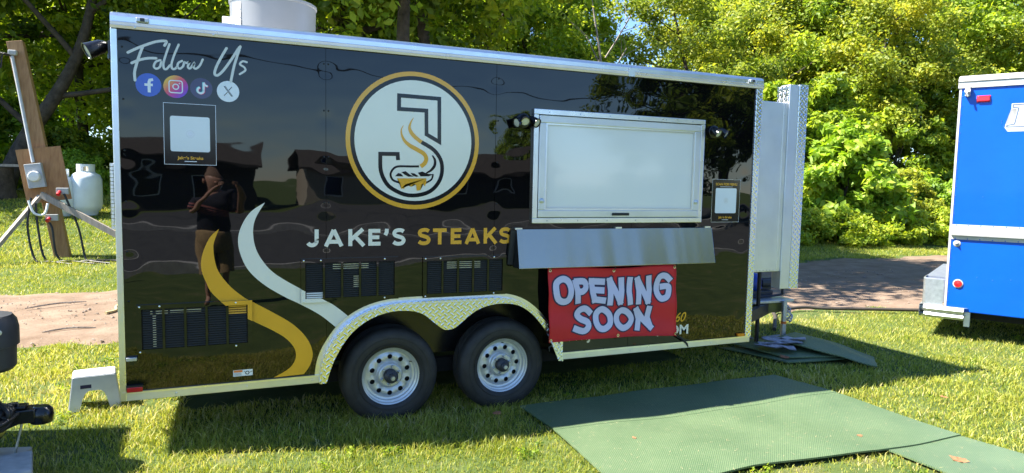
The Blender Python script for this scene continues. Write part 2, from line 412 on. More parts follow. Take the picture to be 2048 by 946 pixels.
def smooth_path(P, k=6, closed=False):
    P = [Vector((*q, 0)) if len(q) == 2 else Vector(q) for q in P]
    o = []
    n = len(P)
    for i in range(n - 1):
        p0 = P[max(i - 1, 0)]; p1 = P[i]; p2 = P[i + 1]; p3 = P[min(i + 2, n - 1)]
        for j in range(k):
            t = j / k
            o.append(0.5 * ((2 * p1) + (p2 - p0) * t + (2 * p0 - 5 * p1 + 4 * p2 - p3) * t * t + (3 * p1 - p0 - 3 * p2 + p3) * t ** 3))
    o.append(P[-1])
    return o
def sm2(P, k=6): return [(q.x, q.y) for q in smooth_path(P, k)]
def stroke(mb, P, wd, y, cap=False, closed=False):
    # flat ribbon of print along (x, z) points, width wd (number or one per point)
    P = [Vector(q) for q in P]; n = len(P)
    ws = wd if isinstance(wd, (list, tuple)) else [wd] * n
    Lf, Rt = [], []
    for i in range(n):
        if closed: a, b = P[i] - P[i - 1], P[(i + 1) % n] - P[i]
        else:
            a = P[i] - P[i - 1] if i else P[1] - P[0]; b = P[i + 1] - P[i] if i < n - 1 else a
        a = a.normalized() if a.length > 1e-9 else Vector((1, 0)); b = b.normalized() if b.length > 1e-9 else a
        t = a + b
        t = t.normalized() if t.length > 1e-6 else a
        nn = Vector((-t.y, t.x)); na = Vector((-a.y, a.x))
        k = min(1 / max(nn.dot(na), 0.35), 2.2)
        Lf.append(P[i] + nn * ws[i] / 2 * k); Rt.append(P[i] - nn * ws[i] / 2 * k)
    v = [(q.x, y, q.y) for q in Lf] + [(q.x, y, q.y) for q in Rt]
    f = [(i, i + 1, n + i + 1, n + i) for i in range(n - 1)]
    if closed: f.append((n - 1, 0, n, 2 * n - 1))
    mb.add(v, f)
    if cap:
        for q, w_ in ((P[0], ws[0]), (P[-1], ws[-1])):
            mb.flat([(q.x + math.cos(t * math.pi / 6) * w_ / 2, q.y + math.sin(t * math.pi / 6) * w_ / 2) for t in range(12)], y - 0.00012)
    return mb
def circle(c, r, n=48): return [(c[0] + r * math.cos(2 * math.pi * k / n), c[1] + r * math.sin(2 * math.pi * k / n)) for k in range(n)]
def ring(mb, c, r0, r1, y, n=64):
    a, b = circle(c, r0, n), circle(c, r1, n)
    mb.add([(x, y, z) for x, z in a] + [(x, y, z) for x, z in b], [(i, (i + 1) % n, n + (i + 1) % n, n + i) for i in range(n)])
def text_mesh(mb, s, x, z, size, y, width=None, shear=0.0, bold=0.0, center=True):
    cu = bpy.data.curves.new('tmp_text', 'FONT'); cu.body = s; cu.size = size; cu.shear = shear; cu.offset = bold
    cu.align_x = 'CENTER' if center else 'LEFT'
    o = bpy.data.objects.new('tmp_text', cu); C.objects.link(o)
    dg = bpy.context.evaluated_depsgraph_get(); dg.update()
    me = bpy.data.meshes.new_from_object(o.evaluated_get(dg))
    k = 1.0
    if width and len(me.vertices):
        xs = [v.co.x for v in me.vertices]; k = width / (max(xs) - min(xs))
    mb.add([(x + v.co.x * k, y, z + v.co.y) for v in me.vertices], [tuple(p.vertices) for p in me.polygons])
    bpy.data.objects.remove(o); bpy.data.curves.remove(cu); bpy.data.meshes.remove(me)

def sstep(a, b, x):
    t = np.clip((x - a) / (b - a), 0, 1); return t * t * (3 - 2 * t)
def H(x, y):
    # gently rising bank beyond the dirt track
    y = np.asarray(y, float)
    return 0.055 * np.maximum(y - 8, 0) - 0.055 * np.maximum(y - 10.5, 0) + 0.19 * np.maximum(y - 10.5, 0) - 0.15 * np.maximum(y - 15.5, 0)
def Hn(x, y):
    return H(x, y) + 0.012 * np.sin(x * 1.7 + y * 0.6) * np.cos(y * 1.3 - x * 0.4) - 0.006

# ================================================================== SETTING: ground, track, lot behind the photographer
def sheet(name, X, Y, zfun, mt, dz=0.0):
    nx, ny = len(X), len(Y)
    gx, gy = np.meshgrid(X, Y); gz = zfun(gx, gy) + dz
    v = np.stack([gx, gy, gz], -1).reshape(-1, 3)
    i = np.arange(nx * ny).reshape(ny, nx)
    f = np.stack([i[:-1, :-1], i[:-1, 1:], i[1:, 1:], i[1:, :-1]], -1).reshape(-1, 4)
    me = bpy.data.meshes.new(name); me.from_pydata(v.tolist(), [], f.tolist()); me.materials.append(mt)
    me.polygons.foreach_set('use_smooth', [True] * len(me.polygons))
    o = bpy.data.objects.new(name, me); C.objects.link(o)
    return o
gX = np.concatenate([np.linspace(-600, -30, 12), np.linspace(-28, 48, 200), np.linspace(52, 600, 12)])
gY = np.concatenate([np.linspace(-600, -60, 10), np.linspace(-55, 50, 260), np.linspace(55, 700, 12)])
structure(sheet('ground', gX, gY, Hn, M['soil']), 'grassy ground rising gently to the woods')

RX = [-60, -6, -1, 2, 8, 10, 14, 20, 40]
RN = [2.4, 3.0, 3.45, 3.35, 2.55, 1.9, 0.9, -0.8, -5]
RF = [7.2, 7.0, 7.0, 6.9, 7.1, 7.2, 7.5, 7.6, 7.6]
def wob(x, s): return 0.16 * np.sin(x * 2.1 + s) + 0.10 * np.sin(x * 5.3 + 2 * s) + 0.05 * np.sin(x * 13.1 + s * 3)
def road_n(x): return np.interp(x, RX, RN) + wob(x, 0.4)
def road_f(x): return np.interp(x, RX, RF) + wob(x, 2.2)
xs = np.linspace(-40, 36, 500)
tt = np.linspace(0, 1, 24)
gx, gt = np.meshgrid(xs, tt)
gy = road_n(gx) * (1 - gt) + road_f(gx) * gt
edge = np.minimum(gt, 1 - gt)
gz = Hn(gx, gy) + 0.030 - 0.05 * np.exp(-(edge / 0.02) ** 2) + 0.010 * np.sin(gy * 2.2 + 0.3 * np.sin(gx))
i = np.arange(gx.size).reshape(gx.shape)
me = bpy.data.meshes.new('dirt_track')
me.from_pydata(np.stack([gx, gy, gz], -1).reshape(-1, 3).tolist(), [], np.stack([i[:-1, :-1], i[:-1, 1:], i[1:, 1:], i[1:, :-1]], -1).reshape(-1, 4).tolist())
me.materials.append(M['dirt']); me.polygons.foreach_set('use_smooth', [True] * len(me.polygons))
o = bpy.data.objects.new('dirt_road', me); C.objects.link(o); structure(o, 'bare pinkish dirt track behind the trailer')

# parking lot and street side, seen only mirrored in the trailer's glossy skin
structure(sheet('asphalt_lot', np.linspace(-60, 70, 40), np.linspace(-32, -9.5, 12), lambda x, y: 0 * x + 0.02, M['asphalt']), 'asphalt lot behind the photographer')
kb = MB(); kb.box(-60, -9.5, -0.05, 70, -9.3, 0.13); kb.box(-60, -18.2, 0.0, 30, -17.9, 0.15)
structure(kb.build('kerb', M['concrete']), 'pale concrete kerbs of the asphalt lot')

# ------------------------------------------------------------------ mats (outlines needed before the grass)
MAT_A = [(2.70, -0.04), (5.29, -0.04), (5.39, -0.56), (5.46, -1.66), (4.60, -1.68), (3.6, -1.60), (2.66, -1.60), (2.72, -0.75)]
MAT_A1 = [(2.70, -0.04), (5.29, -0.04), (5.39, -0.56), (5.40, -0.64), (3.9, -0.650), (2.715, -0.612)]
MAT_A2 = [(2.715, -0.605), (3.9, -0.645), (5.40, -0.63), (5.46, -1.66), (4.60, -1.68), (3.6, -1.60), (2.66, -1.60)]
MAT_B = [(4.69, -1.60), (5.46, -1.62), (5.52, -2.6), (5.56, -3.4), (4.74, -3.4)]
STACK = [(5.55, 0.95), (5.75, 0.20), (6.55, -0.05), (6.75, 0.65), (6.1, 1.05)]
def inside(poly, x, y):
    r_ = np.zeros(x.shape, bool); n = len(poly)
    for a in range(n):
        x0, y0 = poly[a]; x1, y1 = poly[(a + 1) % n]
        c = ((y0 > y) != (y1 > y)) & (x < (x1 - x0) * (y - y0) / (y1 - y0 + 1e-12) + x0)
        r_ ^= c
    return r_

def shrink(poly, k):
    cx_ = sum(q[0] for q in poly) / len(poly); cy_ = sum(q[1] for q in poly) / len(poly)
    return [(cx_ + (a - cx_) * k, cy_ + (b - cy_) * k) for a, b in poly]
# ------------------------------------------------------------------ grass: blades thinning out with distance
def make_grass():
    rng = np.random.default_rng(3)
    n = 980000
    r_ = (np.sqrt(2.2) + rng.random(n) * (np.sqrt(24) - np.sqrt(2.2))) ** 2
    b = np.radians(-27 + rng.random(n) * 97)
    x = 0.61 + r_ * np.sin(b); y = -4.7 + r_ * np.cos(b)
    # clumpiness and bare patches
    cl = np.sin(x * 3.1 + 1.3 * np.sin(y * 2.3)) * np.sin(y * 3.7 + 1.1 * np.sin(x * 2.9)) + 0.6 * np.sin(x * 9.1 + y * 4.2) * np.sin(y * 8.3 - x * 3.5)
    dn, df = y - road_n(x), y - road_f(x)
    onroad = (dn > -0.12 + 0.25 * rng.random(n) ** 2) & (df < 0.1 - 0.2 * rng.random(n) ** 2)
    bare = np.exp(-((x - 4.1) / 0.75) ** 2 - ((y + 1.95) / 0.35) ** 2) + np.exp(-((x - 7.9) / 1.6) ** 2 - ((y - 2.2) / 0.35) ** 2) + 0.7 * np.exp(-((x + 0.5) / 0.8) ** 2 - ((y - 1.6) / 0.5) ** 2)
    for k in range(46):
        bx_, by_ = rng.uniform(-2, 9.5), rng.uniform(-3.0, 2.2); bare = bare + rng.uniform(0.35, 0.85) * np.exp(-((x - bx_) / rng.uniform(0.08, 0.32)) ** 2 - ((y - by_) / rng.uniform(0.06, 0.2)) ** 2)
    keep = ~onroad & ~inside(shrink(MAT_A, 0.985), x, y) & ~inside(shrink(MAT_B, 0.97), x, y) & (rng.random(n) > 0.30 - 0.22 * cl) & (rng.random(n) > bare * 0.8)
    keep &= ~((x > 0.3) & (x < 4.9) & (y > 0.75) & (y < 2.5))
    keep &= ~(inside(STACK, x, y))
    x, y, r_, cl, bare = x[keep], y[keep], r_[keep], cl[keep], bare[keep]; n = len(x)
    z = Hn(x, y)
    big = np.sin(x * 0.9 + 1.7 * np.sin(y * 0.7)) * np.sin(y * 1.15 + 0.8 * np.sin(x * 0.8))
    h = (0.016 + 0.031 * rng.random(n) ** 1.6) * (1 + 0.3 * cl) * (1 + 0.35 * big) * (1 + 0.9 * sstep(8.0, 12.0, y))
    under = (y > -0.7) & (y < 0.6) & (x > 0.2) & (x < 5.6)
    h *= np.where(under, 1.25, 1.0)
    wd = np.maximum(0.0036, 0.00105 * r_) * (0.7 + 0.6 * rng.random(n))
    h = np.maximum(h, 0.0027 * r_)
    a = rng.random(n) * 2 * np.pi
    dx, dy = np.cos(a), np.sin(a)
    ln = h * (0.2 + 1.5 * rng.random(n) ** 1.3)          # lean
    la = rng.random(n) * 2 * np.pi
    lx, ly = np.cos(la) * ln, np.sin(la) * ln
    P = np.empty((n, 5, 3))
    P[:, 0] = np.stack([x - dx * wd / 2, y - dy * wd / 2, z - 0.01], 1)
    P[:, 1] = np.stack([x + dx * wd / 2, y + dy * wd / 2, z - 0.01], 1)
    mx, my = x + lx * 0.3, y + ly * 0.3
    P[:, 2] = np.stack([mx + dx * wd * 0.42, my + dy * wd * 0.42, z + h * 0.6], 1)
    P[:, 3] = np.stack([mx - dx * wd * 0.42, my - dy * wd * 0.42, z + h * 0.6], 1)
    P[:, 4] = np.stack([x + lx, y + ly, z + h], 1)
    near = r_ < 8.5; ni = np.where(near)[0]; fi = np.where(~near)[0]; nn, nf = len(ni), len(fi)
    co = np.concatenate([P[ni].reshape(-1, 3), P[fi][:, [0, 1, 4]].reshape(-1, 3)])
    base = np.arange(nn)[:, None] * 5
    loops = np.concatenate([np.concatenate([base + np.array([[0, 1, 2, 3]]), base + np.array([[3, 2, 4]])], 1).reshape(-1), nn * 5 + np.arange(nf * 3)])
    starts = np.concatenate([(np.arange(nn)[:, None] * 7 + np.array([[0, 4]])).reshape(-1), nn * 7 + np.arange(nf) * 3])
    me = bpy.data.meshes.new('grass')
    me.vertices.add(len(co)); me.vertices.foreach_set('co', co.reshape(-1))
    me.loops.add(len(loops)); me.loops.foreach_set('vertex_index', loops.astype(np.int32))
    me.polygons.add(len(starts)); me.polygons.foreach_set('loop_start', starts.astype(np.int32))
    me.update(calc_edges=True)
    t = np.clip(0.40 + 0.12 * big + 0.19 * rng.standard_normal(n) + 0.10 * np.sin(x * 1.3 + 0.7 * np.sin(y * 1.1)) * np.sin(y * 1.7) + 0.35 * (rng.random(n) > 0.90) + 0.3 * np.clip(bare, 0, 1), 0, 1)
    at = me.attributes.new('tint', 'FLOAT', 'FACE'); at.data.foreach_set('value', np.concatenate([np.repeat(t[ni], 2), t[fi]]).astype(np.float32))
    me.materials.append(M['grass'])
    o = bpy.data.objects.new('grass', me); C.objects.link(o)
    tag(o, 'short sunlit lawn grass with dry patches around the trailer', 'grass', kind='stuff')
make_grass()

def leaf_mesh(name, seed, clumps, per, size, mt, tint0=0.5, tint_sd=0.18, droop=0.0, long=1.5):
    # clumps: list of (x, y, z, radius, tint shift); leaves spread through each clump as folded diamonds
    rng = np.random.default_rng(seed)
    cl = np.array(clumps, float); k = len(cl)
    idx = np.repeat(np.arange(k), per); n = len(idx)
    d = rng.standard_normal((n, 3)); d /= np.linalg.norm(d, axis=1)[:, None]
    rad = rng.random(n) ** 0.55
    pos = cl[idx, :3] + d * (cl[idx, 3] * rad)[:, None] * np.array([1.15, 1.15, 0.7])
    nrm = d * 0.7 + rng.standard_normal((n, 3)) * 0.6 + np.array([0, 0, 0.55]); nrm /= np.linalg.norm(nrm, axis=1)[:, None]
    t1 = np.cross(nrm, rng.standard_normal((n, 3))); t1 /= np.linalg.norm(t1, axis=1)[:, None]
    t1[:, 2] -= droop; t1 /= np.linalg.norm(t1, axis=1)[:, None]
    t2 = np.cross(nrm, t1); t2 /= np.linalg.norm(t2, axis=1)[:, None]
    s = size * (0.6 + 0.8 * rng.random(n))
    P = np.empty((n, 4, 3))
    P[:, 0] = pos - t1 * (s * long / 2)[:, None]
    P[:, 1] = pos + t2 * (s * 0.42)[:, None] + nrm * (s * 0.12)[:, None]
    P[:, 2] = pos + t1 * (s * long / 2)[:, None] - nrm * (s * 0.1)[:, None]
    P[:, 3] = pos - t2 * (s * 0.42)[:, None] + nrm * (s * 0.12)[:, None]
    me = bpy.data.meshes.new(name)
    me.vertices.add(n * 4); me.vertices.foreach_set('co', P.reshape(-1))
    b = np.arange(n)[:, None] * 4
    loops = np.concatenate([b + [[0, 1, 2]], b + [[0, 2, 3]]], 1).reshape(-1)
    me.loops.add(len(loops)); me.loops.foreach_set('vertex_index', loops.astype(np.int32))
    me.polygons.add(2 * n); me.polygons.foreach_set('loop_start', (np.arange(2 * n) * 3).astype(np.int32))
    me.update(calc_edges=True)
    t = np.clip(tint0 + cl[idx, 4] + tint_sd * rng.standard_normal(n), 0, 1)
    at = me.attributes.new('tint', 'FLOAT', 'FACE'); at.data.foreach_set('value', np.repeat(t, 2).astype(np.float32))
    me.materials.append(mt)
    return me
def limb(mb, p, d, ln, r_, depth, rnd, tips, kids=(2, 3), n=7):
    # a wandering tapered limb that forks
    P = [Vector(p)]; rs = [r_]; d = Vector(d).normalized(); seg = 5
    for s in range(seg):
        d = (d + Vector((rnd.uniform(-1, 1), rnd.uniform(-1, 1), rnd.uniform(-0.5, 0.9))) * 0.16).normalized()
        P.append(P[-1] + d * ln / seg); rs.append(r_ * (1 - 0.45 * (s + 1) / seg))
    mb.tube(P, rs, n, caps=False)
    if depth == 0:
        tips.append((P[-1], ln)); tips.append((P[-3], ln)); return
    for k in range(rnd.randint(*kids)):
        i_ = rnd.choice((3, 4, 5)); a = rnd.uniform(0, 2 * math.pi)
        nd = (d * 0.55 + Vector((math.cos(a), math.sin(a), rnd.uniform(0.0, 0.5)))).normalized()
        limb(mb, P[i_], nd, ln * rnd.uniform(0.55, 0.75), rs[i_] * 0.62, depth - 1, rnd, tips, kids, max(4, n - 2))
def broad_tree(seed, height, clear, spread, r0, mt, nclump, per, leaf, tint=0.5, lean=0.0, low=False):
    rnd = random.Random(seed); mb = MB(); tips = []
    P = [Vector((0, 0, -0.4))]; rs = [r0 * 1.35]; d = Vector((lean, 0, 1)).normalized(); seg = 9
    for s in range(seg):
        d = (d + Vector((rnd.uniform(-1, 1), rnd.uniform(-1, 1), 0.3)) * 0.07).normalized()
        P.append(P[-1] + d * (height * 0.82) / seg); rs.append(r0 * (1 - 0.75 * (s + 1) / seg))
    mb.tube(P, rs, 10, caps=False)
    for s in range(2, seg + 1):
        if P[s].z < clear: continue
        for k in range(rnd.randint(2, 3)):
            a = rnd.uniform(0, 2 * math.pi); rise = rnd.uniform(0.05, 0.6)
            limb(mb, P[s], (math.cos(a), math.sin(a), rise), spread * rnd.uniform(0.55, 0.95) * (1.1 - 0.5 * P[s].z / height), rs[s] * 0.55, 1, rnd, tips)
    top = P[-1]
    cl = []
    for q, ln in tips:
        cl.append((q.x, q.y, q.z, rnd.uniform(0.55, 1.15) * spread * 0.22, rnd.uniform(-0.22, 0.22)))
    while len(cl) < nclump:
        a = rnd.uniform(0, 2 * math.pi); u = rnd.random() ** 0.6
        zz = rnd.uniform(clear * (0.5 if low else 0.9), height)
        k = math.sin(math.pi * min(1, max(0.05, (zz - clear * 0.5) / (height - clear * 0.5) * 0.85 + 0.13)))
        cl.append((top.x * zz / height + math.cos(a) * u * spread * k, top.y * zz / height + math.sin(a) * u * spread * k, zz, rnd.uniform(0.45, 1.1) * spread * 0.2, rnd.uniform(-0.25, 0.25)))
    me_t = mb
    return mb, leaf_mesh('crown', seed, cl[:max(nclump, len(tips))], per, leaf, mt, tint)
# clover and broad-leaved weeds in the lawn
def clover():
    rng = np.random.default_rng(12); cl = []
    while len(cl) < 420:
        r_ = 2.4 + 9 * rng.random() ** 1.3; b = math.radians(-20 + 84 * rng.random()); x, y = 0.61 + r_ * math.sin(b), -4.7 + r_ * math.cos(b)
        q = (np.array([x]), np.array([y]))
        if inside(MAT_A, *q)[0] or inside(MAT_B, *q)[0] or inside(STACK, *q)[0] or (y > float(road_n(x)) - 0.1 and y < float(road_f(x)) + 0.1) or (0.2 < x < 5 and y > 0.5 and y < 2.5): continue
        k = rng.integers(1, 6)
        for j in range(k): cl.append((x + rng.normal() * 0.06, y + rng.normal() * 0.06, float(Hn(x, y)) + 0.022, 0.035, rng.uniform(-0.3, 0.2)))
    me = leaf_mesh('clover', 14, cl, 16, 0.017, M['leaf_mid'], 0.35, long=1.1)
    o = bpy.data.objects.new('clover', me); C.objects.link(o); tag(o, 'small clover and weed leaves dotted through the lawn', 'clover', kind='stuff')
clover()
PROTO = {}
def proto(kind, *a, **k):
    mb, crown = broad_tree(*a, **k)
    PROTO[kind] = (mb, crown)
proto('dark', 11, 13, 2.2, 4.2, 0.26, M['leaf_dark'], 210, 150, 0.15, 0.45)
proto('dark2', 12, 15, 3.5, 4.6, 0.30, M['leaf_dark'], 230, 150, 0.15, 0.55)
proto('mid', 13, 12, 2.5, 3.8, 0.20, M['leaf_mid'], 210, 150, 0.14, 0.5)
proto('mid2', 14, 14, 2.0, 4.4, 0.24, M['leaf_mid'], 185, 200, 0.128, 0.55, low=True)
proto('yel', 15, 12, 1.5, 4.4, 0.18, M['leaf_yel'], 175, 230, 0.118, 0.44, low=True)
proto('yel2', 16, 10, 1.2, 3.8, 0.15, M['leaf_yel'], 165, 230, 0.11, 0.52, low=True)
proto('high', 18, 15, 6.4, 4.6, 0.21, M['leaf_mid'], 230, 150, 0.15, 0.45)
TRUNKS = {}
def plant_tree(kind, x, y, s, rz, label, group, name='broadleaf_tree', bark='bark', sz=None):
    mb, crown = PROTO[kind]
    t = thing(name, label, 'tree', (x, y, float(H(x, y)) - 0.05), R(rz), group, world=False)
    t.scale = (s, s, sz or s)
    if kind not in TRUNKS:
        TRUNKS[kind] = mb.build('trunk', M[bark], t, smooth=60)
    else:
        c = TRUNKS[kind].copy(); C.objects.link(c); c.parent = t
    o = bpy.data.objects.new('crown', crown); C.objects.link(o); o.parent = t
    return t
TREES = [
 # kind, x, y, scale, turn, label
 ('dark', -7.6, 19.0, 1.0, 10, 'dark leafy tree at the far left edge behind the timber post'),
 ('mid', -4.0, 24.0, 1.05, 80, 'tall dark tree rising behind the white gas tank'),
 ('mid', -0.6, 25.5, 1.05, 140, 'green tree behind the rear top corner of the black trailer'),
 ('mid2', 1.3, 20.5, 0.95, 200, 'dark green tree rising left of the roof exhaust drum'),
 ('mid2', 3.2, 28.0, 1.0, 30, 'sunlit tree seen just behind the roof exhaust drum'),
 ('high', 5.1, 10.4, 1.0, 310, 'slim dark trunked tree second to the right of the ivy trunk'),
 ('high', 4.15, 9.6, 0.95, 60, 'slim dark trunked tree first to the right of the ivy trunk'),
 ('mid2', 9.4, 17.9, 0.95, 100, 'tree with thin dark trunk above the round steak logo right edge'),
 ('mid', 11.9, 20.4, 1.0, 250, 'tree with pale leaf spray above the trailer roof middle'),
 ('dark', 10.8, 24.6, 1.05, 20, 'dark green tree left of the narrow sky gap'),
 ('yel2', 22.9, 20.2, 1.0, 75, 'yellow green tree just right of the narrow sky gap'),
 ('yel', 18.2, 16.6, 0.82, 160, 'yellow green tree above the front end of the black trailer'),
 ('mid2', 23.2, 19.2, 0.95, 210, 'leafy tree above the aluminium tongue box'),
 ('yel', 27.3, 20.0, 1.0, 300, 'golden yellow tree high behind the broad leaved bush'),
 ('yel2', 25.2, 14.6, 0.9, 15, 'yellow leaved small tree above the broad leaved bush'),
 ('mid', 30.4, 16.0, 1.0, 120, 'green tree behind the top left corner of the blue truck'),
 ('yel', 31.0, 11.8, 0.9, 45, 'yellow green tree above the roof of the blue truck'),
 ('mid2', 36.5, 13.2, 1.0, 190, 'green tree at the right edge above the blue truck'),
]
for k, x, y, s, rz, lab in TREES:
    plant_tree(k, x, y, s, rz, lab, 'trees along the edge of the woods')
# deeper rows of the wood
DEEP = ['deep wood tree at the far left edge', 'deep wood tree right behind the rear lamp of the trailer', 'deep wood tree behind the rear top corner of the trailer', 'yellowish deep wood tree behind the roof drum', 'deep wood tree behind the two slim trunks', 'yellowish deep wood tree above the trailer roof middle', 'yellowish deep wood tree above the tongue box', 'deep wood tree behind the golden yellow tree', 'yellowish deep wood tree above the blue truck', 'deep wood tree far right behind the blue truck', 'deep wood tree past the right edge of the picture']
for j, (k, x, y, s, rz) in enumerate([('mid2', -9, 31, 1.2, 0), ('mid2', -5.0, 28, 0.9, 50), ('dark2', -4, 35, 1.25, 70), ('yel', 2, 36, 1.3, 140), ('mid2', 7.5, 33, 1.2, 210), ('yel', 12.4, 33, 1.1, 280),
        ('yel', 30, 28, 1.15, 110), ('mid2', 34.5, 31, 1.25, 180), ('yel', 36, 27, 1.2, 250), ('mid2', 41, 21, 1.15, 300), ('yel2', 45, 14, 1.2, 30)]):
    plant_tree(k, x, y, s, rz, DEEP[j], 'trees deep in the wood')

# ivy-wrapped trunk
def ivy_tree():
    rnd = random.Random(5)
    t = thing('ivy_covered_tree', 'thick trunk wrapped in ivy rising behind the roof drum', 'tree', (3.3, 12.7, float(H(3.3, 12.7)) - 0.1), 0, 'trees along the edge of the woods', world=False)
    mb, crown = PROTO['dark2']
    c = TRUNKS['dark2'].copy(); C.objects.link(c); c.parent = t; c.rotation_euler = (0, 0, R(200)); c.scale = (0.95, 0.95, 0.95)
    o = bpy.data.objects.new('crown', crown); C.objects.link(o); o.parent = t; o.rotation_euler = (0, 0, R(200)); o.scale = (0.95, 0.95, 0.95)
    cl = []
    for k in range(260):
        zz = rnd.uniform(0.2, 8.0); a = rnd.uniform(0, 2 * math.pi); rr = 0.31 * (1 - 0.05 * zz)
        cl.append((math.cos(a) * rr, math.sin(a) * rr, zz, 0.13, rnd.uniform(-0.2, 0.35)))
    me = leaf_mesh('ivy', 77, cl, 26, 0.085, M['ivy'], 0.4)
    o = bpy.data.objects.new('ivy', me); C.objects.link(o); o.parent = t
ivy_tree()

# big leaning dark tree at the left, behind the post
def leaning_tree():
    rnd = random.Random(9); mb = MB(); tips = []
    t = thing('leaning_tree', 'dark tree leaning right with a long limb above the gas tank', 'tree', (-4.9, 17.2, float(H(0, 17.2)) - 0.1), 0, 'trees along the edge of the woods', world=False)
    P = [(0, 0, 0), (0.25, 0, 0.9), (0.7, 0.1, 1.9), (1.25, 0.1, 2.8), (1.75, 0.2, 3.9), (2.1, 0.3, 5.2), (2.3, 0.4, 6.8), (2.4, 0.4, 9.0)]
    mb.tube(smooth_path(P, 3), [0.25 * (1 - 0.035 * k) for k in range(22)], 10, caps=False)
    for p, d, ln in [((1.25, 0.1, 2.8), (1, 0.1, 0.25), 3.0), ((0.7, 0.1, 1.9), (-0.8, 0.2, 0.9), 3.2), ((1.75, 0.2, 3.9), (-0.6, -0.2, 0.9), 3.0), ((2.1, 0.3, 5.2), (0.8, -0.3, 0.6), 3.0), ((2.3, 0.4, 6.8), (-0.7, 0.5, 0.6), 2.6), ((2.3, 0.4, 6.8), (0.5, -0.6, 0.7), 2.6)]:
        limb(mb, p, d, ln, 0.085, 2, rnd, tips)
    mb.build('trunk', M['bark'], t, smooth=60)
    cl = [(q.x, q.y, q.z, rnd.uniform(0.5, 0.95), rnd.uniform(-0.25, 0.25)) for q, ln in tips if q.z > 2.0]
    me = leaf_mesh('crown', 91, cl, 190, 0.14, M['leaf_dark'], 0.5)
    o = bpy.data.objects.new('crown', me); C.objects.link(o); o.parent = t
leaning_tree()

# conifer left of the gap, bare dead tree inside it
def conifer():
    rnd = random.Random(21); t = thing('conifer_tree', 'dark blue green conifer beside the narrow sky gap', 'tree', (16.3, 26.5, float(H(0, 26))), 0, 'trees along the edge of the woods', world=False)
    mb = MB(); mb.tube([(0, 0, -0.3), (0, 0, 12.5)], [0.22, 0.03], 8); mb.build('trunk', M['bark'], t, smooth=60)
    cl = []
    for k in range(240):
        zz = rnd.uniform(0.8, 12.3); rr = (12.8 - zz) * 0.24 * rnd.random() ** 0.5; a = rnd.uniform(0, 6.283)
        cl.append((math.cos(a) * rr, math.sin(a) * rr, zz - rr * 0.25, 0.42, rnd.uniform(-0.3, 0.3)))
    o = bpy.data.objects.new('crown', leaf_mesh('crown', 22, cl, 110, 0.10, M['leaf_fir'], 0.5, long=2.4)); C.objects.link(o); o.parent = t
conifer()
def dead_tree():
    rnd = random.Random(31); t = thing('dead_tree', 'bare pale dead tree standing in the narrow sky gap', 'tree', (11.9, 14.2, float(H(0, 14.2))), R(-35), None, world=False); t.scale = (0.8, 0.8, 0.8)
    mb = MB(); tips = []
    mb.tube([(0, 0, -0.3), (0.05, 0, 2.5), (-0.1, 0.1, 4.5), (-0.35, 0.1, 6.5), (-0.8, 0.1, 9.0)], [0.12, 0.10, 0.075, 0.05, 0.02], 7)
    for z_, d in ((3.6, (-1, 0, 0.7)), (4.4, (-0.8, 0.3, 0.35)), (4.9, (0.4, 0, 1)), (5.6, (-0.7, 0.2, 0.9)), (6.2, (0.5, -0.2, 0.9))):
        limb(mb, (-0.1, 0.05, z_), d, 1.9, 0.04, 1, rnd, tips, n=5)
    mb.build('trunk', M['bark_pale'], t, smooth=60)
dead_tree()

# shrubs
def shrub_proto(seed, w_, h_, mt, nclump, per, leaf, tint=0.5, droop=0.2):
    rnd = random.Random(seed); cl = []; mb = MB()
    for k in range(9):
        a = rnd.uniform(0, 6.283); e = (math.cos(a) * w_ * 0.55 * rnd.random(), math.sin(a) * w_ * 0.55 * rnd.random(), h_ * rnd.uniform(0.6, 0.95))
        mb.tube(smooth_path([(e[0] * 0.1, e[1] * 0.1, -0.1), (e[0] * 0.45, e[1] * 0.45, e[2] * 0.5), e], 3), [0.035 * (1 - 0.12 * j) for j in range(7)], 5, caps=False)
    for k in range(nclump):
        a = rnd.uniform(0, 6.283); u = rnd.random() ** 0.55; zz = rnd.random() ** 0.8
        kx = math.sqrt(max(0.05, 1 - (zz * 1.02) ** 2.4))
        rad = rnd.uniform(0.12, 0.22) * w_
        cl.append((math.cos(a) * u * w_ * kx, math.sin(a) * u * w_ * kx, max(0.08, zz * h_), rad, rnd.uniform(-0.22, 0.22)))
    return mb, leaf_mesh('foliage', seed, cl, per, leaf, mt, tint, droop=droop)
SH = {'broad': shrub_proto(41, 2.0, 3.6, M['leaf_bush'], 130, 62, 0.175, 0.55, 0.35), 'bush': shrub_proto(42, 1.8, 2.2, M['leaf_bush'], 110, 110, 0.105, 0.45),
      'weed': shrub_proto(43, 1.5, 1.2, M['leaf_mid'], 90, 110, 0.075, 0.65), 'tall': shrub_proto(44, 2.0, 4.6, M['leaf_mid'], 140, 120, 0.12, 0.5), 'gold': shrub_proto(45, 1.6, 2.6, M['leaf_yel'], 110, 110, 0.10, 0.5),
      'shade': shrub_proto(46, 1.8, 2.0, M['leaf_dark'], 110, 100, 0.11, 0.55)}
STEMS = {}
def plant_shrub(kind, x, y, s, rz, label, group='shrubs along the edge of the woods'):
    t = thing('shrub', label, 'shrub', (x, y, float(H(x, y)) - 0.04), R(rz), group, world=False); t.scale = (s, s, s)
    mb, me = SH[kind]
    if kind not in STEMS: STEMS[kind] = mb.build('stems', M['bark'], t, smooth=60)
    else:
        c = STEMS[kind].copy(); C.objects.link(c); c.parent = t
    o = bpy.data.objects.new('foliage', me); C.objects.link(o); o.parent = t
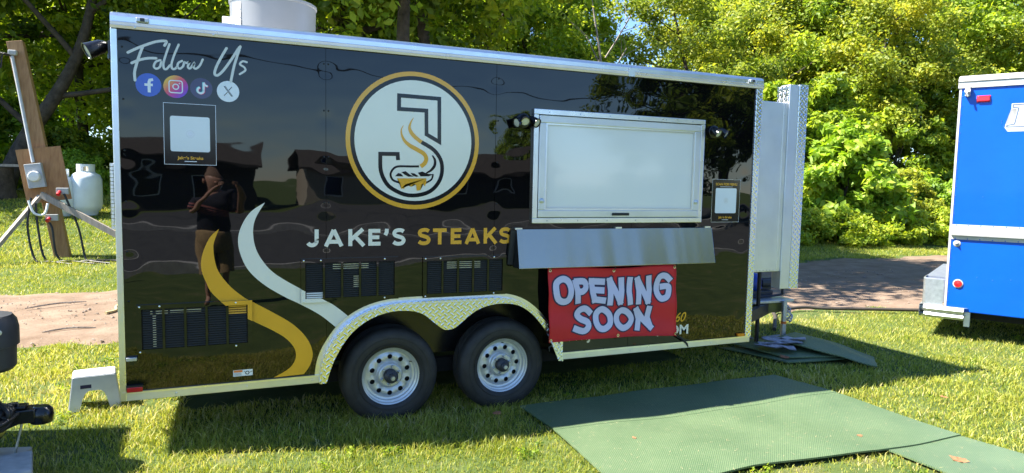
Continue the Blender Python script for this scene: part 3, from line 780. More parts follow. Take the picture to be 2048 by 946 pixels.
for k, x, y, s, rz, lab in [
 ('broad', 15.9, 9.9, 0.98, 0, 'bright green bush with large leaves right of the tongue box'),
 ('broad', 17.6, 10.6, 0.8, 130, 'smaller large leaved bush behind the left edge of the blue truck'),
 ('tall', 15.0, 11.6, 1.0, 40, 'tall green shrub directly behind the aluminium tongue box'),
 ('tall', 18.2, 12.6, 1.1, 100, 'tall shrub behind the large leaved bush'),
 ('tall', 21.2, 12.4, 1.1, 210, 'tall shrub behind the upper left edge of the blue truck'),
 ('tall', 24.5, 11.2, 1.1, 280, 'tall shrub hidden mostly by the blue truck'),
 ('gold', 18.9, 9.9, 0.85, 20, 'yellow tinged shrub beside the blue truck edge'),
 ('gold', 13.9, 10.6, 0.7, 160, 'yellow tinged shrub at the foot of the tongue box'),
 ('weed', 13.6, 9.4, 0.9, 60, 'low weeds just right of the tongue box foot'),
 ('weed', 15.1, 8.95, 0.85, 220, 'low weeds under the large leaved bush left side'),
 ('weed', 16.5, 8.9, 0.95, 300, 'low weeds under the large leaved bush middle'),
 ('weed', 17.8, 8.95, 0.9, 15, 'low weeds under the large leaved bush right side'),
 ('weed', 19.2, 8.8, 0.9, 95, 'low weeds meeting the blue truck edge'),
 ('bush', 16.6, 9.5, 0.75, 10, 'rounded bush below the large leaved bush'),
 ('bush', 19.9, 10.2, 0.9, 70, 'rounded bush half hidden by the blue truck'),
 ('bush', 21.8, 9.6, 0.9, 170, 'rounded bush wholly behind the blue truck'),
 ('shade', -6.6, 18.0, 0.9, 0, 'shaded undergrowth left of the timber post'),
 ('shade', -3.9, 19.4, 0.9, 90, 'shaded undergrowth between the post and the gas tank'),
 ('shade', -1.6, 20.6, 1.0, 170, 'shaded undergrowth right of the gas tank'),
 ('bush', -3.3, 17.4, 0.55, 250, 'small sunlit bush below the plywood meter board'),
 ('shade', 0.6, 20.0, 1.0, 250, 'undergrowth hidden behind the rear of the black trailer'),
 ('bush', -5.4, 20.8, 1.2, 30, 'tall sunlit bush behind the plywood meter board'),
 ('bush', -0.6, 19.2, 0.9, 130, 'sunlit bush against the rear edge of the trailer'),
 ]:
    plant_shrub(k, x + (2.7 if x > 10 else 0), y + (1.1 if x > 10 else 0), s, rz, lab)

# ================================================================== print on the trailer and banner, in metres (x along the side, z up)
J_UP = [(1.736, 2.356), (2.029, 2.352), (2.033, 2.044), (1.937, 2.094), (1.934, 2.262), (1.736, 2.262)]
J_LOW = [(1.9, 2.037), (1.941, 2.017), (1.983, 1.992), (2.019, 1.957), (2.047, 1.909), (2.056, 1.857), (2.05, 1.8), (2.027, 1.748), (1.986, 1.701), (1.933, 1.672), (1.863, 1.657), (1.793, 1.659), (1.73, 1.681), (1.667, 1.719), (1.628, 1.774), (1.608, 1.834), (1.605, 1.9), (1.605, 1.944), (1.728, 1.947), (1.731, 1.904)]
STEAM_A = [(1.841, 2.207), (1.821, 2.173), (1.812, 2.136), (1.824, 2.103), (1.853, 2.071), (1.9, 2.037)]
STEAM_B = [(1.768, 2.15), (1.753, 2.116), (1.758, 2.078), (1.779, 2.04), (1.819, 2.008), (1.871, 1.982), (1.918, 1.955), (1.936, 1.922), (1.925, 1.888), (1.896, 1.864)]
BUN = [(1.884, 1.864), (1.815, 1.862), (1.734, 1.86), (1.698, 1.842), (1.678, 1.803), (1.695, 1.764), (1.741, 1.746)]
BUN_R = [(1.981, 1.946), (2.001, 1.913), (1.999, 1.873), (1.972, 1.838), (1.937, 1.818)]
BUN_R2 = [(1.988, 1.812), (1.977, 1.773), (1.932, 1.746)]
MEAT1 = [(1.71, 1.79), (1.732, 1.813), (1.752, 1.81), (1.771, 1.79)]
MEAT2 = [(1.755, 1.82), (1.786, 1.828), (1.815, 1.806), (1.847, 1.791), (1.806, 1.789), (1.776, 1.805)]
MEAT3 = [(1.821, 1.817), (1.85, 1.813), (1.882, 1.794), (1.864, 1.789), (1.838, 1.797)]
MEAT4 = [(1.875, 1.819), (1.908, 1.828), (1.949, 1.813), (1.993, 1.81), (1.955, 1.795), (1.896, 1.793)]
CHEESE = [(1.724, 1.776), (1.938, 1.78), (1.938, 1.749), (1.928, 1.722), (1.914, 1.74), (1.904, 1.737), (1.895, 1.694), (1.868, 1.691), (1.862, 1.733), (1.843, 1.739), (1.827, 1.718), (1.809, 1.74), (1.786, 1.735), (1.778, 1.704), (1.755, 1.703), (1.747, 1.743)]
GOLD_L = [(0.564, 1.426), (0.514, 1.378), (0.475, 1.298), (0.456, 1.218), (0.461, 1.147), (0.486, 1.078), (0.517, 1.011), (0.617, 0.908), (0.738, 0.827), (0.881, 0.743), (0.97, 0.679), (1.025, 0.605), (1.031, 0.535), (0.988, 0.47), (0.888, 0.417)]
GOLD_R = [(0.564, 1.426), (0.534, 1.342), (0.53, 1.291), (0.538, 1.216), (0.561, 1.143), (0.625, 1.052), (0.706, 0.976), (0.758, 0.943), (0.882, 0.866), (1.009, 0.779), (1.1, 0.679), (1.143, 0.575), (1.129, 0.488), (1.086, 0.422)]
WHITE_L = [(0.845, 1.599), (0.755, 1.536), (0.696, 1.438), (0.677, 1.347), (0.694, 1.248), (0.742, 1.147), (0.837, 1.05), (0.966, 0.963), (1.062, 0.91), (1.194, 0.827), (1.311, 0.724)]
WHITE_R = [(0.845, 1.599), (0.788, 1.5), (0.769, 1.411), (0.783, 1.302), (0.829, 1.208), (0.906, 1.121), (1.063, 1.017), (1.194, 0.948), (1.295, 0.884), (1.404, 0.789)]
FOLLOW = [[(0.076, 2.498), (0.12, 2.525), (0.176, 2.554), (0.232, 2.578), (0.283, 2.585), (0.274, 2.558)], [(0.156, 2.541), (0.139, 2.494), (0.122, 2.439), (0.109, 2.385), (0.11, 2.336)], [(0.095, 2.437), (0.134, 2.458), (0.182, 2.473), (0.226, 2.477)], [(0.25, 2.468), (0.226, 2.457), (0.213, 2.429), (0.225, 2.414), (0.246, 2.427), (0.254, 2.455), (0.266, 2.452)], [(0.301, 2.569), (0.281, 2.507), (0.266, 2.452), (0.268, 2.42), (0.282, 2.417), (0.301, 2.441)], [(0.352, 2.571), (0.328, 2.511), (0.311, 2.455), (0.312, 2.424), (0.327, 2.421), (0.343, 2.438)], [(0.369, 2.474), (0.348, 2.459), (0.343, 2.436), (0.356, 2.425), (0.375, 2.443), (0.381, 2.466), (0.393, 2.463), (0.412, 2.473)], [(0.412, 2.473), (0.401, 2.441), (0.414, 2.432), (0.437, 2.466), (0.433, 2.443), (0.445, 2.432), (0.468, 2.453), (0.486, 2.493)], [(0.624, 2.575), (0.588, 2.507), (0.562, 2.45), (0.553, 2.41), (0.571, 2.402), (0.604, 2.435), (0.649, 2.503), (0.693, 2.577), (0.706, 2.594)], [(0.706, 2.594), (0.684, 2.525), (0.665, 2.458), (0.647, 2.369)], [(0.743, 2.498), (0.719, 2.502), (0.702, 2.482), (0.727, 2.465), (0.733, 2.445), (0.7, 2.419)]]
OPENING = [[(3.014, 1.021), (2.96, 0.99), (2.957, 0.923), (2.977, 0.864), (3.024, 0.841), (3.07, 0.86), (3.087, 0.926), (3.066, 0.994), (3.014, 1.021)], [(3.127, 0.995), (3.148, 0.923), (3.155, 0.838)], [(3.132, 0.995), (3.207, 0.992), (3.228, 0.945), (3.191, 0.913), (3.153, 0.919)], [(3.284, 0.993), (3.292, 0.908), (3.314, 0.835)], [(3.275, 0.99), (3.391, 0.981)], [(3.291, 0.921), (3.384, 0.912)], [(3.309, 0.843), (3.397, 0.83)], [(3.457, 0.806), (3.463, 0.909), (3.455, 0.991)], [(3.455, 0.991), (3.503, 0.907), (3.551, 0.809)], [(3.551, 0.809), (3.563, 0.904), (3.559, 0.991)], [(3.64, 0.992), (3.634, 0.892), (3.648, 0.8)], [(3.73, 0.8), (3.731, 0.897), (3.711, 0.99)], [(3.711, 0.99), (3.767, 0.904), (3.823, 0.8)], [(3.823, 0.8), (3.834, 0.901), (3.82, 0.999)], [(4.021, 0.978), (3.982, 1.01), (3.929, 1.003), (3.906, 0.942), (3.909, 0.871), (3.948, 0.82), (4.001, 0.831), (4.021, 0.875), (4.013, 0.92), (3.955, 0.918)]]
SOON = [[(3.273, 0.739), (3.234, 0.771), (3.181, 0.765), (3.154, 0.729), (3.189, 0.693), (3.252, 0.663), (3.258, 0.62), (3.211, 0.593), (3.139, 0.619)], [(3.39, 0.758), (3.337, 0.726), (3.334, 0.658), (3.365, 0.608), (3.415, 0.601), (3.463, 0.641), (3.455, 0.711), (3.39, 0.758)], [(3.569, 0.739), (3.526, 0.698), (3.533, 0.636), (3.585, 0.593), (3.645, 0.611), (3.674, 0.662), (3.631, 0.718), (3.569, 0.739)], [(3.734, 0.579), (3.746, 0.658), (3.717, 0.735)], [(3.717, 0.735), (3.782, 0.656), (3.864, 0.579)], [(3.858, 0.588), (3.829, 0.662), (3.841, 0.741)]]

# ================================================================== FOOD TRAILER
TR = thing('food_trailer', 'glossy black food trailer with gold and white steak logo', 'food trailer', (2.5, 1.2, 0))
LEN, WID, ZB, ZT = 5.0, 2.4, 0.355, 2.64
ARCH_OUT = [(1.182, 0.36), (1.199, 0.496), (1.249, 0.614), (1.35, 0.745), (1.504, 0.841), (1.697, 0.886), (1.953, 0.893), (2.258, 0.893), (2.498, 0.890), (2.663, 0.858), (2.791, 0.785), (2.915, 0.66), (2.985, 0.537), (3.063, 0.36)]
ARCH_IN = [(1.228, 0.36), (1.285, 0.524), (1.384, 0.680), (1.504, 0.776), (1.64, 0.826), (1.78, 0.834), (1.90, 0.805), (2.00, 0.727), (2.06, 0.682), (2.10, 0.674), (2.15, 0.684), (2.21, 0.727), (2.31, 0.800), (2.42, 0.838), (2.54, 0.846), (2.664, 0.823), (2.775, 0.752), (2.880, 0.635), (2.945, 0.52), (3.018, 0.36)]
ao = sm2(ARCH_OUT, 5); ai = sm2(ARCH_IN, 5)
def arch_poly_bottom(x0, x1):
    # lower contour of the wall from x0 to x1, following the wheel arch
    pts = []
    A = ao
    if x0 < A[0][0]: pts.append((x0, ZB))
    for x, z in A:
        if x0 <= x <= x1: pts.append((x, max(z - 0.012, ZB)))
    def zi(x):
        return float(np.interp(x, [q[0] for q in A], [q[1] for q in A])) - 0.012
    if x0 > A[0][0] and x0 < A[-1][0]: pts.insert(0, (x0, zi(x0)))
    if x1 < A[-1][0] and x1 > A[0][0]: pts.append((x1, zi(x1)))
    if x1 >= A[-1][0]: pts.append((x1, ZB))
    if x0 >= A[-1][0]: pts = [(x0, ZB), (x1, ZB)]
    if x1 <= A[0][0]: pts = [(x0, ZB), (x1, ZB)]
    return pts
SEAMS = [0.0, 1.236, 2.471, 3.692, 5.0]
for a, b in zip(SEAMS[:-1], SEAMS[1:]):
    lo = arch_poly_bottom(a + 0.0015, b - 0.0015)
    MB().prism(lo + [(b - 0.0015, ZT), (a + 0.0015, ZT)], 0.0, 0.012).build('side_panel', M['wrap'], TR)
core = MB(); core.box(0.005, 0.014, 0.93, 4.995, 2.395, 2.66); core.box(0.005, 0.014, 0.36, 1.17, 2.395, 0.93); core.box(3.08, 0.014, 0.36, 4.995, 2.395, 0.93); core.box(1.17, 0.36, 0.40, 3.08, 2.04, 0.93)
core.build('body', M['blackgloss'], TR)
MB().box(0.0, 0.0, 2.705, 5.0, 2.4, 2.73).build('roof', M['white'], TR)
# top cove rail in two lengths, with stepped profile
def rail(x0, x1):
    prof = [(0.0, 2.633), (-0.022, 2.635), (-0.026, 2.652), (-0.022, 2.655), (-0.024, 2.672), (-0.018, 2.676), (-0.018, 2.705), (-0.010, 2.722), (0.03, 2.736), (0.03, 2.633)]
    n = len(prof); mb = MB()
    mb.add([(x0, y, z) for y, z in prof] + [(x1, y, z) for y, z in prof], [(i, (i + 1) % n, (i + 1) % n + n, i + n) for i in range(n)] + [tuple(range(n)), tuple(range(2 * n - 1, n - 1, -1))])
    return mb.build('top_rail', M['alu'], TR)
rail(-0.012, 3.63); rail(3.633, 5.012)
MB().box(3.60, -0.028, 2.634, 3.66, -0.0235, 2.70).build('rail_joint', M['alu'], TR)
for s in (-0.012, 5.0): MB().box(s, 0.03, 2.633, s + 0.012, 2.4, 2.735).build('top_rail', M['alu'], TR)
for x0, x1 in ((0.0, 1.185), (3.06, 5.0)):
    MB().box(x0, -0.010, 0.352, x1, 0.03, 0.400).build('bottom_rail', M['alu_dull'], TR, bevel=0.003)
    MB().box(x0, -0.014, 0.398, x1, 0.0, 0.410).build('rail_lip', M['alu'], TR)
MB().box(3.045, -0.016, 0.352, 3.075, 0.0, 0.56).build('arch_trim', M['plate'], TR)
# corner posts
MB().box(-0.014, -0.012, 0.352, 0.022, 0.05, 2.633).build('corner_post', M['alu'], TR, bevel=0.004)
MB().box(4.945, -0.012, 0.402, 5.014, 0.05, 2.633).build('corner_post', M['plate'], TR, bevel=0.004)
MB().box(-0.014, 0.05, 0.352, 0.0, 2.4, 2.633).build('rear_wall', M['wrap'], TR)
MB().box(5.0, 0.05, 0.352, 5.012, 2.4, 2.633).build('front_wall', M['alu_dull'], TR)
hb = MB()
for k in range(18): hb.tube([(-0.028, 0.02, 1.43 + k * 0.0225), (-0.028, 0.02, 1.449 + k * 0.0225)], 0.011, 8)
hb.build('hinge', M['alu'], TR, smooth=50)
# rivets along seams
rv = MB().lathe([(0.0065, 0), (0.006, 0.002), (0.003, 0.0035), (0.0, 0.004)], (0, 0, 0), (0, -1, 0), 8)
rv_me = rv.build('rivet', M['black'], TR, smooth=60).data
first = bpy.data.objects[rv_me.name] if rv_me.name in bpy.data.objects else None
riv = [(s + dx, z) for s, dx in ((1.236, 0.017), (2.471, 0.017), (3.692, 0.017), (0.045, 0), (1.236, -0.012)) for z in [0.98 + 0.31 * k for k in range(6) if not (s == 3.692 and 0.5 < 0.98 + 0.31 * k < 2.4)]]
riv = [(x, z) for x, z in riv if not (abs(x - 1.85) < 0.5 and z > 1.5)]
ro = [o for o in TR.children if o.name.startswith('rivet')][0]
for k, (x, z) in enumerate(riv):
    o = ro if k == 0 else ro.copy()
    if k: C.objects.link(o)
    o.matrix_basis = Matrix.Translation((x, -0.0005, z))
sr = MB().lathe([(0.006, 0), (0.0055, 0.002), (0.003, 0.0035), (0.0, 0.004)], (0, 0, 0), (0, -1, 0), 8).build('screw', M['alu'], TR, smooth=60)
scr = [(0.3 + 0.42 * k, -0.0115, 0.376) for k in range(3)] + [(3.3 + 0.42 * k, -0.0115, 0.376) for k in range(5)] + [(0.12, -0.026, 2.645), (0.55, -0.026, 2.645)] + [(4.98, -0.0145, 0.6 + 0.28 * k) for k in range(7)]
for k, q in enumerate(scr):
    o = sr if k == 0 else sr.copy()
    if k: C.objects.link(o)
    o.matrix_basis = Matrix.Translation(q)

# ---- clearance lamps, reflectors, small labels
for x in (0.16, 4.88):
    cl = MB().box(x - 0.035, -0.036, 2.678, x + 0.035, -0.0195, 2.706).build('clearance_lamp', M['galv'], TR, bevel=0.006)
    MB().box(x - 0.012, -0.040, 2.682, x + 0.012, -0.0365, 2.702).build('lens', M['dark_plastic'], cl)
MB().box(0.024, -0.022, 0.408, 0.112, -0.0005, 0.440).build('rear_reflector', M['red'], TR, bevel=0.004)
MB().box(0.022, -0.020, 0.4405, 0.114, -0.0005, 0.450).build('reflector_hood', M['black'], TR)
MB().box(4.855, -0.024, 0.412, 4.93, -0.0005, 0.440).build('amber_marker', M['amber'], TR, bevel=0.004)
MB().box(0.026, -0.03, 0.607, 0.085, -0.0005, 0.631).build('latch', M['galv'], TR, bevel=0.004)
lab = MB().flat([(0.637, 0.447), (0.757, 0.447), (0.757, 0.489), (0.637, 0.489)], -0.0012).build('warning_label', M['white_pure'], TR)
MB().flat([(0.640, 0.473), (0.694, 0.473), (0.694, 0.487), (0.640, 0.487)], -0.0017).build('label_header', M['orange_print'], lab)
lb = MB()
for k in range(4): lb.flat([(0.642, 0.452 + k * 0.005), (0.688, 0.452 + k * 0.005), (0.688, 0.4535 + k * 0.005), (0.642, 0.4535 + k * 0.005)], -0.0017)
ring(lb, (0.724, 0.467), 0.008, 0.013, -0.0017, 20); lb.flat([(0.738, 0.470), (0.754, 0.477), (0.755, 0.474), (0.74, 0.466)], -0.0017); lb.flat([(0.7, 0.476), (0.708, 0.479), (0.712, 0.474)], -0.0017)
lb.build('label_print', M['vinyl_black'], lab)

# ---- print: swooshes
def swoosh(Lp, Rp, mt):
    def even(P_, n_=60):
        P_ = np.array(sm2(P_, 6)); d = np.concatenate([[0], np.cumsum(np.linalg.norm(np.diff(P_, axis=0), axis=1))]); t = np.linspace(0, d[-1], n_)
        return list(zip(np.interp(t, d, P_[:, 0]), np.interp(t, d, P_[:, 1])))
    a, b = even(Lp), even(Rp); n_ = len(a)
    MB().add([(x, -0.0014, z) for x, z in a + b], [(i_, i_ + 1, n_ + i_ + 1, n_ + i_) for i_ in range(n_ - 1)]).build('swoosh_graphic', mt, TR)
swoosh(GOLD_L, GOLD_R, M['vinyl_gold'])
swoosh(WHITE_L, WHITE_R, M['vinyl_white'])

# ---- round logo
cx, cz = 1.852, 2.043
LG = MB(); ring(LG, (cx, cz), 0.455, 0.486, -0.0014); logo = LG.build('round_logo', M['vinyl_gold'], TR)
g = MB(); ring(g, (cx, cz), 0.425, 0.455, -0.0012); g.build('logo_ring', M['vinyl_dark'], logo)
MB().flat(circle((cx, cz), 0.426, 72), -0.0016).build('logo_disc', M['vinyl_white'], logo)
g = MB(); stroke(g, J_UP, 0.028, -0.0022, closed=True)
stroke(g, sm2(J_LOW[:17], 4) + J_LOW[17:], 0.028, -0.0025); g.build('logo_letter', M['vinyl_dark'], logo)
g = MB(); P_ = sm2(STEAM_A, 6); stroke(g, P_, [0.003 + 0.025 * min(1, i_ / 18) for i_ in range(len(P_))], -0.0028)
P_ = sm2(STEAM_B, 6); stroke(g, P_, [0.003 + 0.027 * min(1, i_ / 26) for i_ in range(len(P_))], -0.0028); g.build('logo_steam', M['vinyl_gold'], logo)
g = MB(); stroke(g, sm2(BUN, 5), 0.015, -0.0022); P_ = sm2(BUN_R, 5); stroke(g, P_, [0.003 + 0.018 * math.sin(math.pi * (0.1 + 0.8 * i_ / (len(P_) - 1))) for i_ in range(len(P_))], -0.0022); stroke(g, sm2(BUN_R2, 4), 0.013, -0.0022)
for q in (MEAT1, MEAT2, MEAT3, MEAT4): g.flat(q, -0.0030)
g.build('logo_sandwich', M['vinyl_dark'], logo)
MB().flat(CHEESE, -0.0034).build('logo_cheese', M['vinyl_gold'], logo)

# ---- JAKE'S STEAKS
def arc(cx_, cy_, rx, ry, a0, a1, k=10): return [(cx_ + rx * math.cos(R(a0 + (a1 - a0) * j / k)), cy_ + ry * math.sin(R(a0 + (a1 - a0) * j / k))) for j in range(k + 1)]
S_ = arc(0.5, 0.735, 0.36, 0.165, 20, 270, 14)[:-1] + arc(0.5, 0.285, 0.38, 0.185, 90, -160, 14)
S_ = [(0.86, 0.83), (0.70, 0.90), (0.5, 0.915), (0.27, 0.87), (0.16, 0.74), (0.24, 0.60), (0.5, 0.52), (0.76, 0.44), (0.86, 0.28), (0.74, 0.13), (0.5, 0.085), (0.28, 0.11), (0.10, 0.20)]
GLY = {'J': [[(0.74, 1.0), (0.74, 0.36)] + arc(0.40, 0.36, 0.34, 0.275, 0, -150, 8)],
 'A': [[(0.09, 0.0), (0.5, 0.965)], [(0.91, 0.0), (0.5, 0.965)], [(0.24, 0.27), (0.76, 0.27)]],
 'K': [[(0.14, 0.0), (0.14, 1.0)], [(0.16, 0.36), (0.86, 1.0)], [(0.40, 0.58), (0.92, 0.0)]],
 'E': [[(0.16, 0.0), (0.16, 1.0)], [(0.16, 0.885), (0.96, 0.885)], [(0.16, 0.5), (0.88, 0.5)], [(0.16, 0.115), (0.98, 0.115)]],
 'T': [[(0.5, 0.0), (0.5, 1.0)], [(0.02, 0.885), (0.98, 0.885)]],
 "'": [[(0.6, 1.0), (0.55, 0.80), (0.25, 0.62)]], 'S': [sm2(S_, 4)]}
def letter(ch, x0, x1, z0, z1, mt, wd):
    g = MB()
    for k, st in enumerate(GLY[ch]):
        stroke(g, [(x0 + (x1 - x0) * u, z0 + (z1 - z0) * v) for u, v in st], wd, -0.0018 - 0.0004 * k)
    return g.build('letter', mt, TR)
# letters with their extents along the side in metres
for ch, x0, x1, mt in (('J', 1.107, 1.196, 'w'), ('A', 1.222, 1.351, 'w'), ('K', 1.382, 1.502, 'w'), ('E', 1.523, 1.611, 'w'), ("'", 1.635, 1.667, 'w'), ('S', 1.692, 1.789, 'w'),
                     ('S', 1.877, 1.975, 'g'), ('T', 1.990, 2.098, 'g'), ('E', 2.128, 2.213, 'g'), ('A', 2.238, 2.358, 'g'), ('K', 2.385, 2.497, 'g'), ('S', 2.512, 2.610, 'g')):
    letter(ch, x0, x1, 1.300, 1.418, M['vinyl_white' if mt == 'w' else 'vinyl_gold'], 0.027)

# ---- Follow Us and the four icons
words = [('F', FOLLOW[0:3]), ('o', FOLLOW[3:4]), ('l', FOLLOW[4:5]), ('l', FOLLOW[5:6]), ('o', FOLLOW[6:7]), ('w', FOLLOW[7:8]), ('U', FOLLOW[8:10]), ('s', FOLLOW[10:11])]
for ch, sts in words:
    g = MB()
    for k, st in enumerate(sts):
        wd = 0.0155 if ch in 'FU' else 0.0125
        stroke(g, sm2(st, 5), wd, -0.0018 - 0.0005 * k, cap=True)
    g.build('script_letter', M['vinyl_grey'], TR)
def icon(c, r_, mt): return MB().flat(circle(c, r_, 40), -0.0013).build('social_icon', mt, TR)
o = icon((0.182, 2.313), 0.070, M['icon_blue'])
g = MB(); stroke(g, [(0.185, 2.268), (0.185, 2.330), (0.190, 2.343), (0.207, 2.347)], 0.0165, -0.002); stroke(g, [(0.160, 2.314), (0.205, 2.314)], 0.015, -0.0024); g.build('icon_mark', M['white_pure'], o)
o = icon((0.331, 2.313), 0.069, M['icon_insta'])
g = MB(); cc = (0.331, 2.313); a_ = 0.037
rr = [(cc[0] + sx * (a_ - 0.013) + 0.013 * math.cos(R(t)), cc[1] + sz * (a_ - 0.013) + 0.013 * math.sin(R(t))) for sx, sz, t0 in ((1, 1, 0), (-1, 1, 90), (-1, -1, 180), (1, -1, 270)) for t in range(t0, t0 + 91, 30)]
stroke(g, rr, 0.0065, -0.002, closed=True); ring(g, cc, 0.0125, 0.0190, -0.002, 30); g.flat(circle((cc[0] + 0.021, cc[1] + 0.021), 0.004, 12), -0.002); g.build('icon_mark', M['white_pure'], o)
o = icon((0.475, 2.313), 0.064, M['icon_navy'])
note = [[(0.489, 2.350), (0.489, 2.300)] + arc(0.471, 2.300, 0.018, 0.018, 0, -260, 12), [(0.489, 2.350), (0.495, 2.335), (0.511, 2.327)]]
for dx, dz, mt, y in ((-0.003, 0.002, 'icon_cyan', -0.0018), (0.003, -0.002, 'icon_pink', -0.0021), (0, 0, 'white_pure', -0.0025)):
    g = MB()
    for k, st in enumerate(note): stroke(g, [(x + dx, z + dz) for x, z in st], 0.0115, y - 0.0002 * k)
    g.build('icon_mark', M[mt], o)
o = icon((0.630, 2.305), 0.066, M['white_pure'])
g = MB(); stroke(g, [(0.607, 2.335), (0.614, 2.335), (0.655, 2.277), (0.648, 2.277)], 0.0035, -0.0019, closed=True); stroke(g, [(0.653, 2.335), (0.634, 2.313)], 0.004, -0.0022); stroke(g, [(0.626, 2.300), (0.606, 2.277)], 0.004, -0.0022); g.build('icon_mark', M['vinyl_black'], o)

# ---- two menu stickers; their codes are left blank
def rrect(x0, z0, x1, z1, r_):
    return [(cx_ + r_ * math.cos(R(t)), cz_ + r_ * math.sin(R(t))) for cx_, cz_, t0 in ((x1 - r_, z1 - r_, 0), (x0 + r_, z1 - r_, 90), (x0 + r_, z0 + r_, 180), (x1 - r_, z0 + r_, 270)) for t in range(t0, t0 + 91, 30)]
def sticker(x0, z0, x1, z1, wx0, wz0, wx1, wz1, top):
    st = MB().flat([(x0, z0), (x1, z0), (x1, z1), (x0, z1)], -0.0012).build('menu_sticker', M['vinyl_black'], TR)
    g = MB(); stroke(g, [(x0, z0), (x1, z0), (x1, z1), (x0, z1)], 0.0025, -0.0016, closed=True); g.build('sticker_border', M['alu_dull'], st)
    MB().flat(rrect(wx0, wz0, wx1, wz1, 0.012), -0.0016).build('sticker_square', M['white_pure'], st)
    g = MB(); xm = (x0 + x1) / 2
    ring(g, ((wx0 + wx1) / 2, (wz0 + wz1) / 2), 0.019, 0.025, -0.0021, 30); g.flat(circle(((wx0 + wx1) / 2, (wz0 + wz1) / 2), 0.014, 24), -0.0021); g.build('sticker_badge', M['alu_dull'], st)
    g = MB()
    text_mesh(g, "Jake's Steaks", xm, z0 + 0.033, 0.026, -0.0017, 0.148, bold=0.0008)
    if top: text_mesh(g, 'SCAN FOR MENU', xm, z1 - 0.052, 0.030, -0.0017, 0.235, bold=0.0008)
    g.build('sticker_print', M['vinyl_gold'], st)
    g = MB(); g.flat([(xm - 0.035, z0 + 0.018), (xm + 0.035, z0 + 0.018), (xm + 0.035, z0 + 0.022), (xm - 0.035, z0 + 0.022)], -0.0017)
    if top: g.flat([(xm - 0.07, z1 - 0.066), (xm + 0.07, z1 - 0.066), (xm + 0.07, z1 - 0.062), (xm - 0.07, z1 - 0.062)], -0.0017)
    g.build('sticker_line', M['alu_dull'], st)
sticker(0.260, 1.834, 0.555, 2.212, 0.295, 1.915, 0.520, 2.134, False)
sticker(4.510, 1.452, 4.815, 1.826, 4.547, 1.530, 4.778, 1.750, True)

# ---- phone and web line mostly hidden by the banner
g = MB(); text_mesh(g, '.COM', 4.150, 0.478, 0.115, -0.0016, 0.33, bold=0.003); g.build('web_line', M['vinyl_white'], TR)
g = MB(); text_mesh(g, 'WWW.JAKESSTEAKS', 3.45, 0.500, 0.115, -0.0016, 1.02, bold=0.003); g.build('web_line', M['vinyl_white'], TR)
g = MB(); text_mesh(g, '60', 4.215, 0.588, 0.115, -0.0016, 0.115, shear=0.35, bold=0.001); g.build('phone_line', M['vinyl_gold'], TR)

# ---- vents
def vent(x0, z0, x1, z1, cols, rows, gold=None, white=None, cream=()):
    fr = MB(); b = 0.028; y0, y1 = -0.016, -0.001
    ix0, ix1, iz0, iz1 = x0 + b, x1 - b, z0 + b, z1 - b
    fr.box(x0, y0, z0, x1, y1, iz0); fr.box(x0, y0, iz1, x1, y1, z1); fr.box(x0, y0, iz0, ix0, y1, iz1); fr.box(ix1, y0, iz0, x1, y1, iz1)
    cw = (ix1 - ix0) / cols
    for k in range(1, cols): fr.box(ix0 + k * cw - 0.007, y0, iz0, ix0 + k * cw + 0.007, y1, iz1)
    v = fr.build('vent', M['wrap'], TR)
    MB().box(ix0, -0.0035, iz0, ix1, -0.0012, iz1).build('vent_back', M['matte'], v)
    for c0, c1, d0, d1 in cream: MB().box(ix0 + c0 * (ix1 - ix0), -0.0050, iz0 + d0 * (iz1 - iz0), ix0 + c1 * (ix1 - ix0), -0.0036, iz0 + d1 * (iz1 - iz0)).build('vent_interior', M['lens'], v)
    ph = (iz1 - iz0) / rows; meshes = {}
    for c in range(cols):
        sx0, sx1 = ix0 + c * cw + 0.0075, ix0 + (c + 1) * cw - 0.0075
        for r_ in range(rows):
            zc = iz0 + (r_ + 0.5) * ph; xc = (sx0 + sx1) / 2
            key = 'gold_vinyl' if gold and gold(xc, zc) else 'white_vinyl' if white and white(xc, zc) else 'black_satin'
            mt = M['vinyl_gold'] if key[0] == 'g' else M['vinyl_white'] if key[0] == 'w' else M['slat']
            if key not in meshes:
                s_ = MB(); hw = (sx1 - sx0) / 2
                s_.add([(-hw, -0.0050, ph * 0.30), (hw, -0.0050, ph * 0.30), (hw, -0.0120, -ph * 0.25), (-hw, -0.0120, -ph * 0.25), (-hw, -0.0040, ph * 0.22), (hw, -0.0040, ph * 0.22), (hw, -0.0110, -ph * 0.33), (-hw, -0.0110, -ph * 0.33)],
                       [(0, 1, 2, 3), (4, 7, 6, 5), (0, 4, 5, 1), (3, 2, 6, 7), (0, 3, 7, 4), (1, 5, 6, 2)])
                o = s_.build('slat', mt, v); meshes[key] = o
            else:
                o = meshes[key].copy(); C.objects.link(o)
            o.matrix_basis = Matrix.Translation((xc, 0, zc))
    for x, z in ((x0 + 0.018, z0 + 0.012), (x1 - 0.1, z0 + 0.012), (x0 + 0.13, z1 - 0.012), (x1 - 0.1, z1 - 0.012), (x0 + 0.018, z1 - 0.012)):
        MB().lathe([(0.0065, 0), (0.006, 0.003), (0.0, 0.005)], (x, y0, z), (0, -1, 0), 8).build('screw', M['alu'], v, smooth=60)
    return v
zl = lambda x: float(np.interp(x, [q[0] for q in GOLD_L[6:11]], [q[1] for q in GOLD_L[6:11]]))
vt = vent(0.085, 0.645, 0.758, 0.955, 5, 17, gold=lambda x, z: x > 0.61 and z > zl(0.66) - 0.005, cream=((0.08, 0.24, 0.86, 0.97), (0.26, 0.55, 0.88, 0.97), (0.10, 0.13, 0.05, 0.97)))
